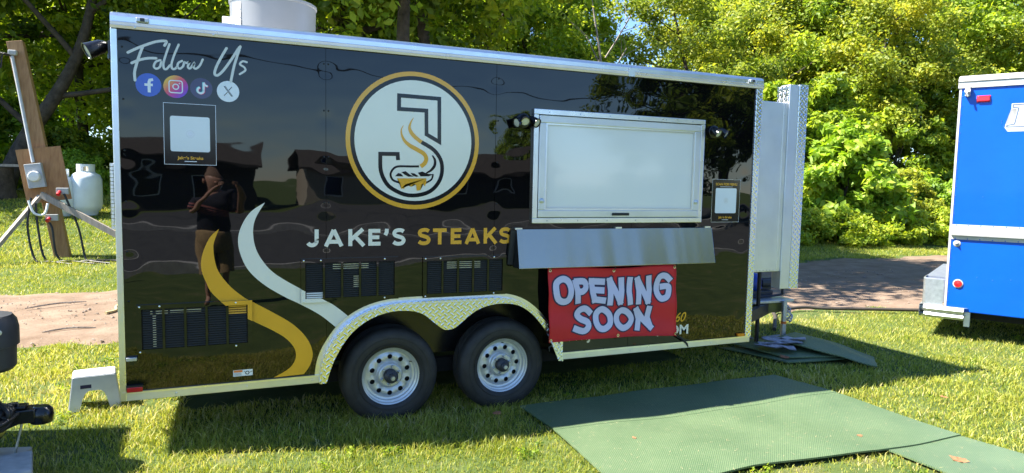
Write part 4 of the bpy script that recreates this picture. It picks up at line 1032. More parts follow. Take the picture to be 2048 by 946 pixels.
# wrap print carried over the vent frame
MB().flat([(0.730, 0.927), (0.758, 0.927), (0.758, 0.815), (0.730, 0.832)], -0.0168).build('frame_print', M['vinyl_gold'], vt)
MB().flat([(0.568, 0.955), (0.758, 0.955), (0.758, 0.927), (0.597, 0.927)], -0.0168).build('frame_print', M['vinyl_gold'], vt)
vt = vent(1.068, 0.917, 1.737, 1.218, 5, 17, white=lambda x, z: x < 1.2 and z < 0.985, cream=((0.30, 0.70, 0.80, 0.98), (0.53, 0.60, 0.25, 0.62)))
MB().flat([(1.068, 1.013), (1.096, 0.997), (1.096, 0.945), (1.068, 0.945)], -0.0168).build('frame_print', M['vinyl_white'], vt)
MB().flat([(1.068, 0.945), (1.200, 0.945), (1.245, 0.917), (1.068, 0.917)], -0.0168).build('frame_print', M['vinyl_white'], vt)
vent(1.917, 0.911, 2.570, 1.210, 5, 17, cream=((0.26, 0.70, 0.74, 0.98),))

# ---- serving hatch
def frame_ring(mb, x0, z0, x1, z1, b, y0, y1):
    mb.box(x0, y0, z0, x1, y1, z0 + b); mb.box(x0, y0, z1 - b, x1, y1, z1); mb.box(x0, y0, z0 + b, x0 + b, y1, z1 - b); mb.box(x1 - b, y0, z0 + b, x1, y1, z1 - b)
g = MB(); frame_ring(g, 2.772, 1.452, 4.383, 2.327, 0.042, -0.030, -0.0005); hatch = g.build('serving_hatch', M['alu'], TR, bevel=0.004)
g = MB(); frame_ring(g, 2.818, 1.498, 4.337, 2.281, 0.058, -0.036, -0.004); g.build('door_frame', M['alu_dull'], hatch, bevel=0.005)
g = MB(); frame_ring(g, 2.876, 1.556, 4.279, 2.223, 0.012, -0.030, -0.006); g.build('door_bead', M['alu'], hatch)
MB().box(2.888, -0.020, 1.568, 4.267, -0.004, 2.211).build('door_panel', M['whitewin'], hatch)
MB().box(2.80, -0.044, 2.286, 4.355, -0.0305, 2.300).build('drip_edge', M['alu'], hatch)
MB().box(3.48, -0.046, 1.512, 3.64, -0.0365, 1.534).build('handle', M['black'], hatch, bevel=0.004)
for x in (2.846, 4.309):
    k_ = MB().lathe([(0.020, 0), (0.020, 0.006), (0.012, 0.012), (0.0, 0.013)], (x, -0.036, 1.627), (0, -1, 0), 16).build('lock', M['galv'], hatch, smooth=40)
for k in range(6): MB().lathe([(0.006, 0), (0.004, 0.003), (0.0, 0.004)], (2.9 + 0.27 * k, -0.030, 2.306), (0, -1, 0), 8).build('screw', M['galv'], hatch, smooth=60)
for k in range(6): MB().lathe([(0.006, 0), (0.004, 0.003), (0.0, 0.004)], (2.9 + 0.27 * k, -0.030, 1.472), (0, -1, 0), 8).build('screw', M['galv'], hatch, smooth=60)

# ---- folded serving shelf, hanging at a slant
def slab(p, q, r_, s, t):
    # four corners and a thickness vector
    mb = MB(); P_ = [Vector(a) for a in (p, q, r_, s)]; t = Vector(t)
    mb.add(P_ + [a + t for a in P_], [(0, 1, 2, 3), (7, 6, 5, 4), (0, 4, 5, 1), (1, 5, 6, 2), (2, 6, 7, 3), (3, 7, 4, 0)]); return mb
sh = slab((2.643, -0.035, 1.408), (4.494, -0.035, 1.406), (4.475, -0.125, 1.108), (2.632, -0.125, 1.115), (0, 0.020, -0.008)).build('shelf', M['shelf'], TR, bevel=0.003)
MB().prism([(2.60, 1.40), (2.635, 1.40), (2.62, 1.135), (2.575, 1.14)], -0.03, -0.004).build('shelf_shade', M['black'], TR)  # black strip standing in for the shadow and dark reflection beside the shelf
g = MB(); g.add([(2.640, -0.036, 1.404), (2.630, -0.124, 1.116), (2.625, -0.02, 1.116), (2.63, -0.02, 1.40)], [(0, 1, 2, 3)]); g.build('shelf_end_shade', M['black'], sh)  # black face painting the shaded gap behind the shelf's left edge
for x in (2.66, 3.55, 4.45): MB().box(x - 0.03, -0.034, 1.404, x + 0.03, -0.0005, 1.418).build('shelf_hinge', M['alu'], TR)

# ---- spot lamps
def spot(x, y, z, d, r_=0.036, ln=0.085):
    d = Vector(d).normalized(); o_ = Vector((x, y, z))
    h = MB().lathe([(0.0, -ln), (r_ * 0.5, -ln), (r_ * 0.85, -ln * 0.75), (r_, -0.01), (r_ * 1.05, 0.0), (r_ * 0.93, 0.0), (r_ * 0.88, -0.008), (0.0, -0.008)], o_, d, 20).build('spot_lamp', M['blackgloss'], TR, smooth=35)
    MB().lathe([(0.0, -0.004), (r_ * 0.86, -0.0075)], o_, d, 20).build('lens', M['lens'], h)
    return h
for x0, mir in ((2.672, 1), (4.470, 1)):
    MB().lathe([(0.055, 0), (0.055, 0.02), (0.03, 0.035), (0.0, 0.036)], (x0 + 0.015, -0.001, 2.232), (0, -1, 0), 20).build('lamp_base', M['blackgloss'], TR, smooth=40)
spot(2.662, -0.115, 2.212, (-0.1, -0.9, -0.55)); spot(2.768, -0.10, 2.208, (0.45, -0.8, -0.5)); spot(2.60, -0.08, 2.205, (-0.75, -0.25, -0.25))
spot(4.462, -0.115, 2.205, (0.25, -0.8, -0.6)); spot(4.555, -0.10, 2.205, (0.5, -0.7, -0.6))
MB().box(-0.045, 0.10, 2.46, -0.0145, 0.20, 2.58).build('lamp_base', M['blackgloss'], TR, bevel=0.01)
spot(-0.155, 0.10, 2.50, (-0.9, -0.35, -0.5), 0.05, 0.12)

# ---- fender: flat tread-plate face with the drop between the wheels, and its top band
g = MB(); g.prism(ao + ai[::-1], -0.060, -0.052); fen = g.build('fender', M['plate'], TR)
n = len(ao); g = MB()
g.add([(x, -0.060, z) for x, z in ao] + [(x, 0.004, z + 0.004) for x, z in ao], [(i_, i_ + 1, n + i_ + 1, n + i_) for i_ in range(n - 1)])
g.build('fender_top', M['plate'], fen, smooth=60)
up = [(x + 0.0 * z, z + 0.018) for x, z in ao]
def off(P_, d):
    o_ = []
    for i_ in range(len(P_)):
        a, b = Vector(P_[max(i_ - 1, 0)]), Vector(P_[min(i_ + 1, len(P_) - 1)]); t = (b - a).normalized(); o_.append((P_[i_][0] - t.y * d, P_[i_][1] + t.x * d))
    return o_
g = MB(); fl = off(ao, 0.03); g.prism(fl + ao[::-1], -0.006, -0.001); g.build('fender_flange', M['alu'], fen)
g = MB(); mid = off(ao, -0.018); g.prism(off(ao, -0.010) + off(ao, -0.016)[::-1], -0.064, -0.0605); g.build('fender_bead', M['alu'], fen)

# ---- wheels
def rim_mesh():
    mb = MB()
    # barrel and stepped lip (axis +y is inboard)
    mb.lathe([(0.214, 0.0), (0.214, 0.012), (0.206, 0.016), (0.202, 0.030), (0.196, 0.034), (0.190, 0.036), (0.186, 0.052), (0.178, 0.056), (0.170, 0.057)], (0, 0, 0), (0, 1, 0), 60)
    mb.f = [f for f in mb.f if len(f) == 4]; mb.mi = [0] * len(mb.f)
    # disc with ten round openings: ten sectors, each bridged to its hole
    r0, r1, rc, rh = 0.098, 0.170, 0.136, 0.0185
    def yy(r_): return 0.057 - 0.010 * math.sin(math.pi * (r_ - r0) / (r1 - r0))
    for s in range(10):
        a0, a1 = R(36 * s), R(36 * (s + 1)); ac = (a0 + a1) / 2
        outl = [(r1, a0 + (a1 - a0) * t / 6) for t in range(6)] + [(r1 + (r0 - r1) * t / 4, a1) for t in range(4)] + [(r0, a1 + (a0 - a1) * t / 6) for t in range(6)] + [(r0 + (r1 - r0) * t / 4, a0) for t in range(4)]
        P_ = [(r_ * math.cos(a), yy(r_), r_ * math.sin(a)) for r_, a in outl]
        c = Vector((rc * math.cos(ac), 0, rc * math.sin(ac))); k = len(P_); hole = []
        for q in P_:
            d = Vector((q[0], 0, q[2])) - c; d.normalize(); hole.append(c + d * rh)
        Hh = [(q.x, yy(rc) - 0.001, q.z) for q in hole]; Hb = [(q.x, yy(rc) + 0.006, q.z) for q in hole]
        mb.add(P_ + Hh + Hb, [(i_, (i_ + 1) % k, k + (i_ + 1) % k, k + i_) for i_ in range(k)] + [(k + i_, k + (i_ + 1) % k, 2 * k + (i_ + 1) % k, 2 * k + i_) for i_ in range(k)])
    mb.lathe([(0.098, 0.057), (0.090, 0.050), (0.086, 0.030), (0.080, 0.026), (0.058, 0.026), (0.056, 0.034), (0.040, 0.034)], (0, 0, 0), (0, 1, 0), 40)
    mb.f = [f for f in mb.f if len(f) <= 4]; mb.mi = [0] * len(mb.f)
    return mb
TYRE = [(0.212, 0.004), (0.216, -0.004), (0.232, -0.014), (0.262, -0.020), (0.292, -0.018), (0.314, -0.008), (0.328, 0.006), (0.336, 0.020), (0.340, 0.045)]
for g0 in (0.075, 0.110, 0.145): TYRE += [(0.341, g0 - 0.006), (0.333, g0 - 0.004), (0.333, g0 + 0.004), (0.341, g0 + 0.006)]
TYRE += [(0.340, 0.170), (0.332, 0.195), (0.310, 0.215), (0.26, 0.225), (0.212, 0.21)]
TYRE = [(0.212 + (r_ - 0.212) * 1.13, h_) for r_, h_ in TYRE]
def wheel(x, z, turn):
    wz = bpy.data.objects.new('wheel', None); C.objects.link(wz); wz.parent = TR
    wz.matrix_parent_inverse = INV[TR.name]; wz.matrix_basis = Matrix.Translation((x, 0.045, z)) @ Matrix.Rotation(R(turn), 4, 'Y')
    g = MB(); g.lathe(TYRE, (0, 0, 0), (0, 1, 0), 72); g.f = [f for f in g.f if len(f) == 4]; g.mi = [0] * len(g.f)
    for rr_ in (0.240, 0.285):
        g.lathe([(rr_ - 0.003, -0.0170), (rr_ - 0.002, -0.0215), (rr_ + 0.002, -0.0220), (rr_ + 0.003, -0.0175)], (0, 0, 0), (0, 1, 0), 72); g.f = [f for f in g.f if len(f) == 4]; g.mi = [0] * len(g.f)
    g.build('tyre', M['rubber'], wz, smooth=35)
    rim_mesh().build('rim', M['rimpaint'], wz, smooth=30)
    MB().lathe([(0.0, 0.075), (0.205, 0.075), (0.205, 0.080), (0.0, 0.080)], (0, 0, 0), (0, 1, 0), 32).build('brake_drum', M['matte'], wz)
    MB().lathe([(0.050, 0.04), (0.050, -0.012), (0.040, -0.022), (0.030, -0.028), (0.030, -0.050), (0.025, -0.056), (0.0, -0.057)], (0, 0, 0), (0, 1, 0), 28).build('hub', M['dark_plastic'], wz, smooth=30)
    MB().lathe([(0.0, -0.0660), (0.014, -0.0655), (0.017, -0.0575), (0.0, -0.0575)], (0, 0, 0), (0, 1, 0), 20).build('hub_cap', M['galv'], wz, smooth=40)
    for k in range(6):
        a = R(60 * k + 20)
        MB().lathe([(0.0105, 0.026), (0.0105, 0.010), (0.007, 0.004), (0.0, 0.003)], (0.068 * math.cos(a), 0, 0.068 * math.sin(a)), (0, 1, 0), 6).build('lug_nut', M['galv'], wz)
    MB().tube([(0.145, 0.045, 0.09), (0.152, 0.010, 0.094)], 0.004, 6).build('valve', M['black'], wz)
    MB().box(-0.142, 0.043, -0.008, -0.126, 0.0455, 0.008).build('rim_sticker', M['plastic_white'], wz)
wheel(1.702, 0.333, 0); wheel(2.583, 0.336, -57)
MB().tube([(1.702, 0.25, 0.335), (1.702, 2.1, 0.335)], 0.03, 8).build('axle', M['matte'], TR)
MB().tube([(2.583, 0.25, 0.335), (2.583, 2.1, 0.335)], 0.03, 8).build('axle', M['matte'], TR)
for y in (2.16,):
    for x in (1.702, 2.583):
        g = MB(); g.lathe(TYRE, (x, y, 0.335), (0, 1, 0), 40); g.build('far_tyre', M['rubber'], TR, smooth=35)
g = MB(); g.box(0.02, 0.33, 0.25, 5.0, 0.39, 0.36); g.box(0.02, 2.0, 0.25, 5.0, 2.06, 0.36); g.build('chassis', M['matte'], TR)

# ---- roof exhaust drum
dr = MB().lathe([(0.315, 2.73), (0.325, 2.86), (0.330, 3.135), (0.338, 3.140), (0.338, 3.158), (0.322, 3.160), (0.318, 3.13), (0.300, 2.9), (0.0, 2.9)], (0.985, 1.2, 0), (0, 0, 1), 56).build('exhaust_drum', M['fiber'], TR, smooth=35)
dr2 = MB().box(0.60, 1.05, 2.73, 0.70, 1.16, 3.00).build('motor_box', M['white'], dr, bevel=0.006)
g = MB()
for iu in range(2):
    for iv in range(3):
        a0 = R(203 + 9 * iu); a1 = R(203 + 9 * iu + 8); z0 = 2.93 + iv * 0.062
        pts = [(0.985 + 0.3335 * math.cos(a0 + (a1 - a0) * t / 3), 1.2 + 0.3335 * math.sin(a0 + (a1 - a0) * t / 3)) for t in range(4)]
        for (xa, ya), (xb, yb) in zip(pts[:-1], pts[1:]): g.add([(xa, ya, z0), (xb, yb, z0), (xb, yb, z0 + 0.056), (xa, ya, z0 + 0.056)], [(0, 1, 2, 3)])
g.build('drum_label', M['white_pure'], dr)

# ---- front box and wing on the tongue
fb = MB().box(5.014, 0.0, 0.99, 5.330, 2.3, 2.535).build('front_box', M['alu_dull'], TR, bevel=0.006)
MB().box(5.28, -0.006, 1.0, 5.286, -0.0005, 2.53).build('box_seam', M['alu'], fb)
for k in range(7): MB().lathe([(0.006, 0), (0.004, 0.003), (0.0, 0.004)], (5.05 + 0.04 * k, 0.0, 1.005), (0, -1, 0), 8).build('screw', M['galv'], fb)
MB().box(5.330, -0.012, 0.825, 5.440, 0.10, 2.700).build('box_wing', M['alu_dull'], TR, bevel=0.004)
MB().box(5.4405, -0.018, 0.825, 5.545, 0.10, 2.706).build('box_wing', M['plate'], TR, bevel=0.004)
MB().box(5.330, 0.1005, 1.0, 5.545, 2.3, 2.52).build('box_door', M['plate'], TR, bevel=0.004)
MB().box(5.322, 0.0, 2.545, 5.3295, 0.13, 2.69).build('wing_return', M['plate'], TR)

# ---- tongue
g = MB(); g.beam((5.0, 0.30, 0.42), (6.40, 1.15, 0.41), 0.06, 0.12); g.beam((5.0, 2.10, 0.42), (6.40, 1.25, 0.41), 0.06, 0.12); g.build('tongue_frame', M['black'], TR)
tr_ = MB().box(5.10, 0.95, 0.478, 6.52, 1.75, 0.508).build('tongue_tray', M['galv'], TR, bevel=0.004)
MB().box(5.10, 0.98, 0.365, 6.42, 1.03, 0.4775).build('tray_side', M['olive'], tr_)
MB().tube([(6.36, 0.93, 0.10), (6.36, 0.93, 0.50)], 0.030, 14).build('jack_post', M['galv'], TR, smooth=50)
MB().tube([(6.36, 0.93, 0.24), (6.36, 0.93, 0.27)], 0.033, 14).build('jack_band', M['orange_print'], TR, smooth=50)
MB().lathe([(0.075, 0.070), (0.075, 0.082), (0.04, 0.10), (0.0, 0.10)], (6.36, 0.93, 0), (0, 0, 1), 20).build('jack_foot', M['galv'], TR, smooth=40)
MB().tube([(5.95, 0.90, 0.02), (5.95, 0.90, 0.98)], 0.022, 12).build('prop_pole', M['black'], TR, smooth=50)
MB().lathe([(0.07, 0.015), (0.07, 0.03), (0.028, 0.04), (0.0, 0.04)], (5.95, 0.90, 0), (0, 0, 1), 16).build('pole_foot', M['dark_plastic'], TR, smooth=40)
cp = MB(); cp.box(6.38, 1.15, 0.40, 6.52, 1.25, 0.48); cp.lathe([(0.0, 0.38), (0.05, 0.39), (0.055, 0.44), (0.03, 0.48), (0.0, 0.49)], (6.53, 1.2, 0), (0, 0, 1), 16); cp.build('coupler', M['black'], TR, smooth=40)
def chain(path, parent, mt, r_=0.004, a_=0.018):
    P_ = smooth_path(path, 4)
    for k in range(len(P_) - 1):
        c = (P_[k] + P_[k + 1]) / 2; t = (P_[k + 1] - P_[k]).normalized(); s_ = t.cross(Vector((0, 1, 0.3))).normalized() if k % 2 else t.cross(Vector((1, 0.2, 0.1))).normalized()
        L_ = (P_[k + 1] - P_[k]).length * 0.75
        MB().tube([c + t * L_ * math.cos(R(q)) + s_ * a_ * math.sin(R(q)) for q in range(0, 361, 45)], r_, 5, caps=False).build('chain_link', mt, parent, smooth=60)
chain([(6.40, 0.96, 0.40), (6.46, 0.95, 0.27), (6.55, 1.0, 0.28), (6.60, 1.12, 0.40)], TR, M['galv'], 0.006, 0.022)
chain([(5.98, 1.12, 0.36), (6.0, 1.10, 0.2), (5.97, 1.12, 0.08), (6.06, 1.08, 0.05)], TR, M['galv'], 0.005, 0.02)

# ================================================================== BANNER
BN = thing('banner', 'red cloth banner reading OPENING SOON hung under the serving shelf', 'banner', (3.5, -0.1, 0.5))
def ban_y(x, z): return -0.085 + 0.010 * math.sin(5.2 * x + 2.1 * z) + 0.007 * math.sin(11 * x - 4 * z) + 0.006 * math.sin(23 * z + 3 * x) + 0.035 * (0.8 - z) * 0.3
def ban_pt(u, v):
    tl, tr, br, bl = (2.888, 1.107), (4.082, 1.096), (4.121, 0.492), (2.913, 0.520)
    x = (tl[0] * (1 - u) + tr[0] * u) * (1 - v) + (bl[0] * (1 - u) + br[0] * u) * v
    z = (tl[1] * (1 - u) + tr[1] * u) * (1 - v) + (bl[1] * (1 - u) + br[1] * u) * v
    z += 0.007 * math.sin(u * 9) * (1 - v) - 0.014 * math.sin(math.pi * u) * (1 - v) * 0.5 + 0.010 * math.sin(math.pi * u) * v
    return (x, ban_y(x, z), z)
nu, nv = 60, 30
g = MB(); g.add([ban_pt(a / nu, b / nv) for b in range(nv + 1) for a in range(nu + 1)], [(b * (nu + 1) + a, b * (nu + 1) + a + 1, (b + 1) * (nu + 1) + a + 1, (b + 1) * (nu + 1) + a) for b in range(nv) for a in range(nu)])
g.build('cloth', M['banner'], BN, smooth=60)
g = MB(); P_ = [ban_pt(a / nu, 0.012) for a in range(nu + 1)] + [ban_pt(1 - 0.006, b / nv) for b in range(nv + 1)] + [ban_pt(1 - a / nu, 0.985) for a in range(nu + 1)] + [ban_pt(0.006, 1 - b / nv) for b in range(nv + 1)]
g.tube([(x, y - 0.002, z) for x, y, z in P_], 0.004, 5, caps=False); g.build('hem', M['banner'], BN, smooth=60)
def dense(st, k=4):
    o_ = []
    for a, b in zip(st[:-1], st[1:]):
        for j in range(k): o_.append((a[0] + (b[0] - a[0]) * j / k, a[1] + (b[1] - a[1]) * j / k))
    return o_ + [st[-1]]
def ext(st, d):
    if Vector(st[0]) == Vector(st[-1]): return st
    a, b = Vector(st[0]), Vector(st[1]); c, e = Vector(st[-1]), Vector(st[-2])
    s0 = a + (a - b).normalized() * d; s1 = c + (c - e).normalized() * d
    return [tuple(s0)] + list(st[1:-1]) + [tuple(s1)]
def ban_letter(sts, curved):
    # each letter: navy outline below, pale body above, both following the cloth
    for mt, wd, e, dy in (('banner_edge', 0.073, 0.029, 0.0030), ('banner_letter', 0.051, 0.020, 0.0062)):
        g = MB()
        for k, st in enumerate(sts):
            closed = st[0] == st[-1]
            P_ = ext(st, e)
            if closed:
                Q = [*st[:-1]]; ring_ = sm2([Q[-1]] + Q + Q[:2], 5)[5:-5][:-1]; h = MB(); stroke(h, ring_, wd, 0, closed=True)
            else:
                h = MB(); P2 = sm2(P_, 5) if len(st) > 3 else dense(P_); stroke(h, P2, wd, 0)
            g.add([(x, ban_y(x, z) - dy - 0.0005 * k, z) for x, _, z in h.v], h.f)
        g.build('letter' if mt == 'banner_letter' else 'letter_outline', M[mt], BN)
for grp in ([0], [1, 2], [3, 4, 5, 6], [7, 8, 9], [10], [11, 12, 13], [14]): ban_letter([OPENING[k] for k in grp], False)
for grp in ([0], [1], [2], [3, 4, 5]): ban_letter([SOON[k] for k in grp], False)
for u, v in ((0.015, 0.03), (0.5, 0.035), (0.985, 0.03), (0.012, 0.97), (0.52, 0.965), (0.988, 0.97)):
    q = Vector(ban_pt(u, v)); o = MB().lathe([(0.006, -0.003), (0.012, -0.0035), (0.0125, -0.001), (0.006, -0.001)], q + Vector((0, -0.004, 0)), (0, 1, 0), 16); o.f = [f for f in o.f if len(f) == 4]; o.mi = [0] * len(o.f); o.build('grommet', M['brass'], BN, smooth=50)
q = ban_pt(0.988, 0.97); MB().tube([(q[0], q[1] - 0.01, q[2]), (4.19, -0.05, 0.46), (4.29, -0.022, 0.395), (4.32, 0.0, 0.35)], 0.007, 6).build('tie_strap', M['black'], BN, smooth=60)
q = ban_pt(0.012, 0.97); MB().tube([(q[0], q[1] - 0.008, q[2]), (q[0] + 0.012, q[1] - 0.02, q[2] - 0.03), (2.94, -0.04, 0.47), (2.98, 0.03, 0.42)], 0.004, 6).build('tie_strap', M['galv'], BN, smooth=60)
for u in (0.015, 0.5, 0.985):
    q = ban_pt(u, 0.03); MB().tube([q, (q[0], q[1] - 0.03, q[2] + 0.015), (q[0], -0.105, 1.125)], 0.003, 5).build('tie_strap', M['black'], BN, smooth=60)

# ================================================================== MATS
def mat_sheet(name, poly, z0, label, bulge=0.0, zf=None, parent=None):
    xs_ = [q[0] for q in poly]; ys_ = [q[1] for q in poly]; bm = bmesh.new()
    vs_ = [bm.verts.new((x, y, 0)) for x, y in poly]; bm.faces.new(vs_)
    bmesh.ops.triangulate(bm, faces=bm.faces)
    bmesh.ops.subdivide_edges(bm, edges=bm.edges, cuts=5, use_grid_fill=True)
    bmesh.ops.subdivide_edges(bm, edges=bm.edges, cuts=2, use_grid_fill=True)
    for v in bm.verts:
        x, y = v.co.x, v.co.y
        v.co.z = (zf(x, y) if zf else z0 + 0.013 * math.sin(x * 2.3 + y) * math.sin(y * 3.1) + 0.004 * math.sin(x * 7 + 3 * y) + float(Hn(x, y)))
    r_ = bmesh.ops.extrude_face_region(bm, geom=list(bm.faces))
    for v in r_['geom']:
        if isinstance(v, bmesh.types.BMVert): v.co.z += 0.012
    bmesh.ops.recalc_face_normals(bm, faces=bm.faces)
    me = bpy.data.meshes.new(name); bm.to_mesh(me); bm.free(); me.materials.append(M['mat'])
    o = bpy.data.objects.new(name, me); C.objects.link(o)
    return tag(o, label, 'mat', 'green rubber mats on the lawn')
def mat_top(x, y): return (0.014 if y < -1.63 else 0.026 if y > -0.62 else 0.024) + 0.0125 + 0.013 * math.sin(x * 2.3 + y) * math.sin(y * 3.1) + 0.004 * math.sin(x * 7 + 3 * y) + float(Hn(x, y))
mat_sheet('rubber_mat', MAT_A1, 0.026, 'far shaded half of the large green mat below the serving hatch')
mat_sheet('rubber_mat', MAT_A2, 0.024, 'near sunlit half of the large green mat below the serving hatch')
mat_sheet('rubber_mat', [(x, y - 0.005 if y < -1.7 else y + 0.03) for x, y in MAT_B], 0.014, 'narrow green mat running to the bottom right corner')
mat_sheet('rubber_mat', [(5.50, 0.98), (5.72, 0.22), (6.38, 0.12), (6.45, 0.85)], 0.025, 'lowest green mat of the pile below the trailer tongue')
mat_sheet('rubber_mat', [(5.62, 1.05), (5.78, 0.30), (6.42, 0.16), (6.60, 0.90)], 0, 'middle green mat of the pile below the trailer tongue', zf=lambda x, y: 0.050 + 0.02 * (y - 0.2))
mat_sheet('rubber_mat', [(5.95, 0.72), (6.42, -0.22), (6.78, 0.10), (6.70, 0.95)], 0, 'slanted top green mat of the pile below the trailer tongue', zf=lambda x, y: 0.085 + 0.05 * sstep(0.1, 0.6, y) - 0.06 * float(sstep(6.45, 6.75, x)) - 0.045 * float(sstep(0.15, -0.2, y)))
# dry clippings trodden onto the mats
def clippings():
    rng = np.random.default_rng(6); V_ = []; F_ = []
    while len(V_) < 3 * 420:
        x, y = rng.uniform(2.65, 5.55), rng.uniform(-3.3, -0.05); q = (np.array([x]), np.array([y]))
        if not (inside(MAT_A, *q)[0] or inside(MAT_B, *q)[0]): continue
        z = mat_top(x, y) + rng.uniform(0.004, 0.007); a = rng.random() * 6.28; l_ = rng.uniform(0.004, 0.018); w_ = 0.0014
        c, s_ = math.cos(a), math.sin(a); k = len(V_)
        V_ += [(x - c * l_ - s_ * w_, y - s_ * l_ + c * w_, z - 0.004), (x - c * l_ + s_ * w_, y - s_ * l_ - c * w_, z - 0.004), (x + c * l_, y + s_ * l_, z)]
        F_.append((k, k + 1, k + 2))
    me = bpy.data.meshes.new('grass_clippings'); me.from_pydata(V_, [], F_); me.materials.append(M['straw'])
    o = bpy.data.objects.new('grass_clippings', me); C.objects.link(o); tag(o, 'dry grass clippings strewn over the green mats', 'clippings', kind='stuff')
clippings()
rnd = random.Random(17)
# weathered slats and scraps lying on the pile
for k, (x, y, a, ln) in enumerate([(5.82, 0.50, 30, 0.40), (5.93, 0.55, 26, 0.42), (6.02, 0.60, 34, 0.40), (6.12, 0.63, 42, 0.36)]):
    g = MB(); n_ = 7; d = Vector((math.cos(R(-a)), math.sin(R(-a)), 0)); s_ = Vector((-d.y, d.x, 0))
    vs_ = []; 
    for j in range(n_):
        t = -0.5 + j / (n_ - 1)
        for sgn in (-1, 1):
            q = Vector((x, y, 0.125 + 0.012 * k + 0.03 * t * (1 if k % 2 else -0.6))) + d * ln * t + s_ * sgn * (0.045 + 0.012 * rnd.random()) + Vector((0, 0, rnd.uniform(-0.008, 0.016)))
            vs_.append(q)
    g.add(vs_ + [q - Vector((0, 0, 0.008)) for q in vs_], [(2 * j, 2 * j + 2, 2 * j + 3, 2 * j + 1) for j in range(n_ - 1)] + [(2 * n_ + 2 * j + 1, 2 * n_ + 2 * j + 3, 2 * n_ + 2 * j + 2, 2 * n_ + 2 * j) for j in range(n_ - 1)])
    tag(g.build('paper_scrap', M['paper']), ['crumpled grey scrap nearest the trailer on the mat pile', 'second crumpled grey scrap from the trailer on the mat pile', 'third crumpled grey scrap from the trailer on the mat pile', 'crumpled grey scrap farthest from the trailer on the mat pile'][k], 'scrap', 'scraps on the mat pile')
# dead leaves
def dead_leaf(x, y, z, s_, a, lab):
    g = MB(); P_ = [(0, -0.5), (0.18, -0.28), (0.34, -0.30), (0.26, -0.05), (0.42, 0.12), (0.18, 0.18), (0.10, 0.5), (-0.08, 0.24), (-0.36, 0.22), (-0.25, -0.02), (-0.38, -0.22), (-0.14, -0.26)]
    c, s2 = math.cos(a), math.sin(a)
    V_ = [(0, 0, 0.0)] + [(u, v, 0.22 * (u * u + v * v) + 0.05 * math.sin(9 * u)) for u, v in P_]
    V_ = [(x + s_ * (u * c - v * s2), y + s_ * (u * s2 + v * c), z + s_ * w_) for u, v, w_ in V_]
    g.add(V_, [(0, k + 1, (k + 1) % 12 + 1) for k in range(12)])
    tag(g.build('dead_leaf', M['dead_leaf']), lab, 'leaf', 'fallen brown leaves')
dead_leaf(4.98, -1.96, mat_top(4.98, -1.96) + 0.003, 0.12, 0.4, 'curled brown leaf on the narrow mat near the bottom right')
dead_leaf(4.72, -1.43, mat_top(4.72, -1.43) + 0.002, 0.05, 1.4, 'tiny pale leaf on the large mat near its lower right')
dead_leaf(5.70, 0.25, 0.085, 0.13, 0.1, 'brown leaf on the near edge of the mat pile')
dead_leaf(2.44, -0.20, 0.05, 0.09, 2.0, 'brown leaf in the shade beside the front wheel')
dead_leaf(6.1, -1.1, 0.05, 0.08, 2.6, 'brown leaf on sunny grass right of the large mat')
dead_leaf(3.0, -1.95, 0.05, 0.08, 0.9, 'brown leaf on bare grass below the large mat')
dead_leaf(3.15, -0.95, mat_top(3.15, -0.95) + 0.002, 0.04, 0.2, 'small brown fleck on the sunny left part of the large mat')

# ================================================================== STEP STOOL
ST = thing('step_stool', 'white plastic step stool standing at the rear corner of the trailer', 'stool', (-0.335, 1.16, 0), R(8), world=False)
g = MB(); tw, td, bw, bd, hh = 0.135, 0.10, 0.165, 0.13, 0.26
def side_skin(p0, p1, q0, q1, cut):
    # a flared side with an arched opening; p = top edge, q = floor edge
    p0, p1, q0, q1 = map(Vector, (p0, p1, q0, q1)); n_ = 12; V_ = []; 
    def pt(u, v): return (p0 * (1 - u) + p1 * u) * (1 - v) + (q0 * (1 - u) + q1 * u) * v
    us = [0, 0.08, 0.16] + [0.2 + 0.6 * k / n_ for k in range(n_ + 1)] + [0.84, 0.92, 1.0]
    def vmax(u):
        t = abs(u - 0.5) / 0.3
        return 1.0 if t >= 0.999 else cut + (1 - cut) * (t ** 5)
    V_ = [pt(u, 0) for u in us] + [pt(u, vmax(u)) for u in us]; m_ = len(us)
    g.add(V_, [(i_, i_ + 1, m_ + i_ + 1, m_ + i_) for i_ in range(m_ - 1)])
T_ = [(-tw, -td, hh - 0.012), (tw, -td, hh - 0.012), (tw, td, hh - 0.012), (-tw, td, hh - 0.012)]; B_ = [(-bw, -bd, 0), (bw, -bd, 0), (bw, bd, 0), (-bw, bd, 0)]
for a in range(4): side_skin(T_[a], T_[(a + 1) % 4], B_[a], B_[(a + 1) % 4], 0.42)
o = g.build('legs', M['plastic_white'], ST); sm_ = o.modifiers.new('thick', 'SOLIDIFY'); sm_.thickness = 0.006
MB().box(-tw - 0.004, -td - 0.004, hh - 0.022, tw + 0.004, td + 0.004, hh).build('top', M['plastic_white'], ST, bevel=0.012)
MB().box(-tw * 0.82, -td * 0.8, hh + 0.0005, tw * 0.82, td * 0.8, hh + 0.003).build('tread', M['plastic_white'], ST)
MB().add([(-0.09, -0.1105, 0.205), (-0.02, -0.1105, 0.205), (-0.02, -0.1175, 0.165), (-0.09, -0.1175, 0.165)], [(0, 1, 2, 3)]).build('label', M['banner_edge'], ST)

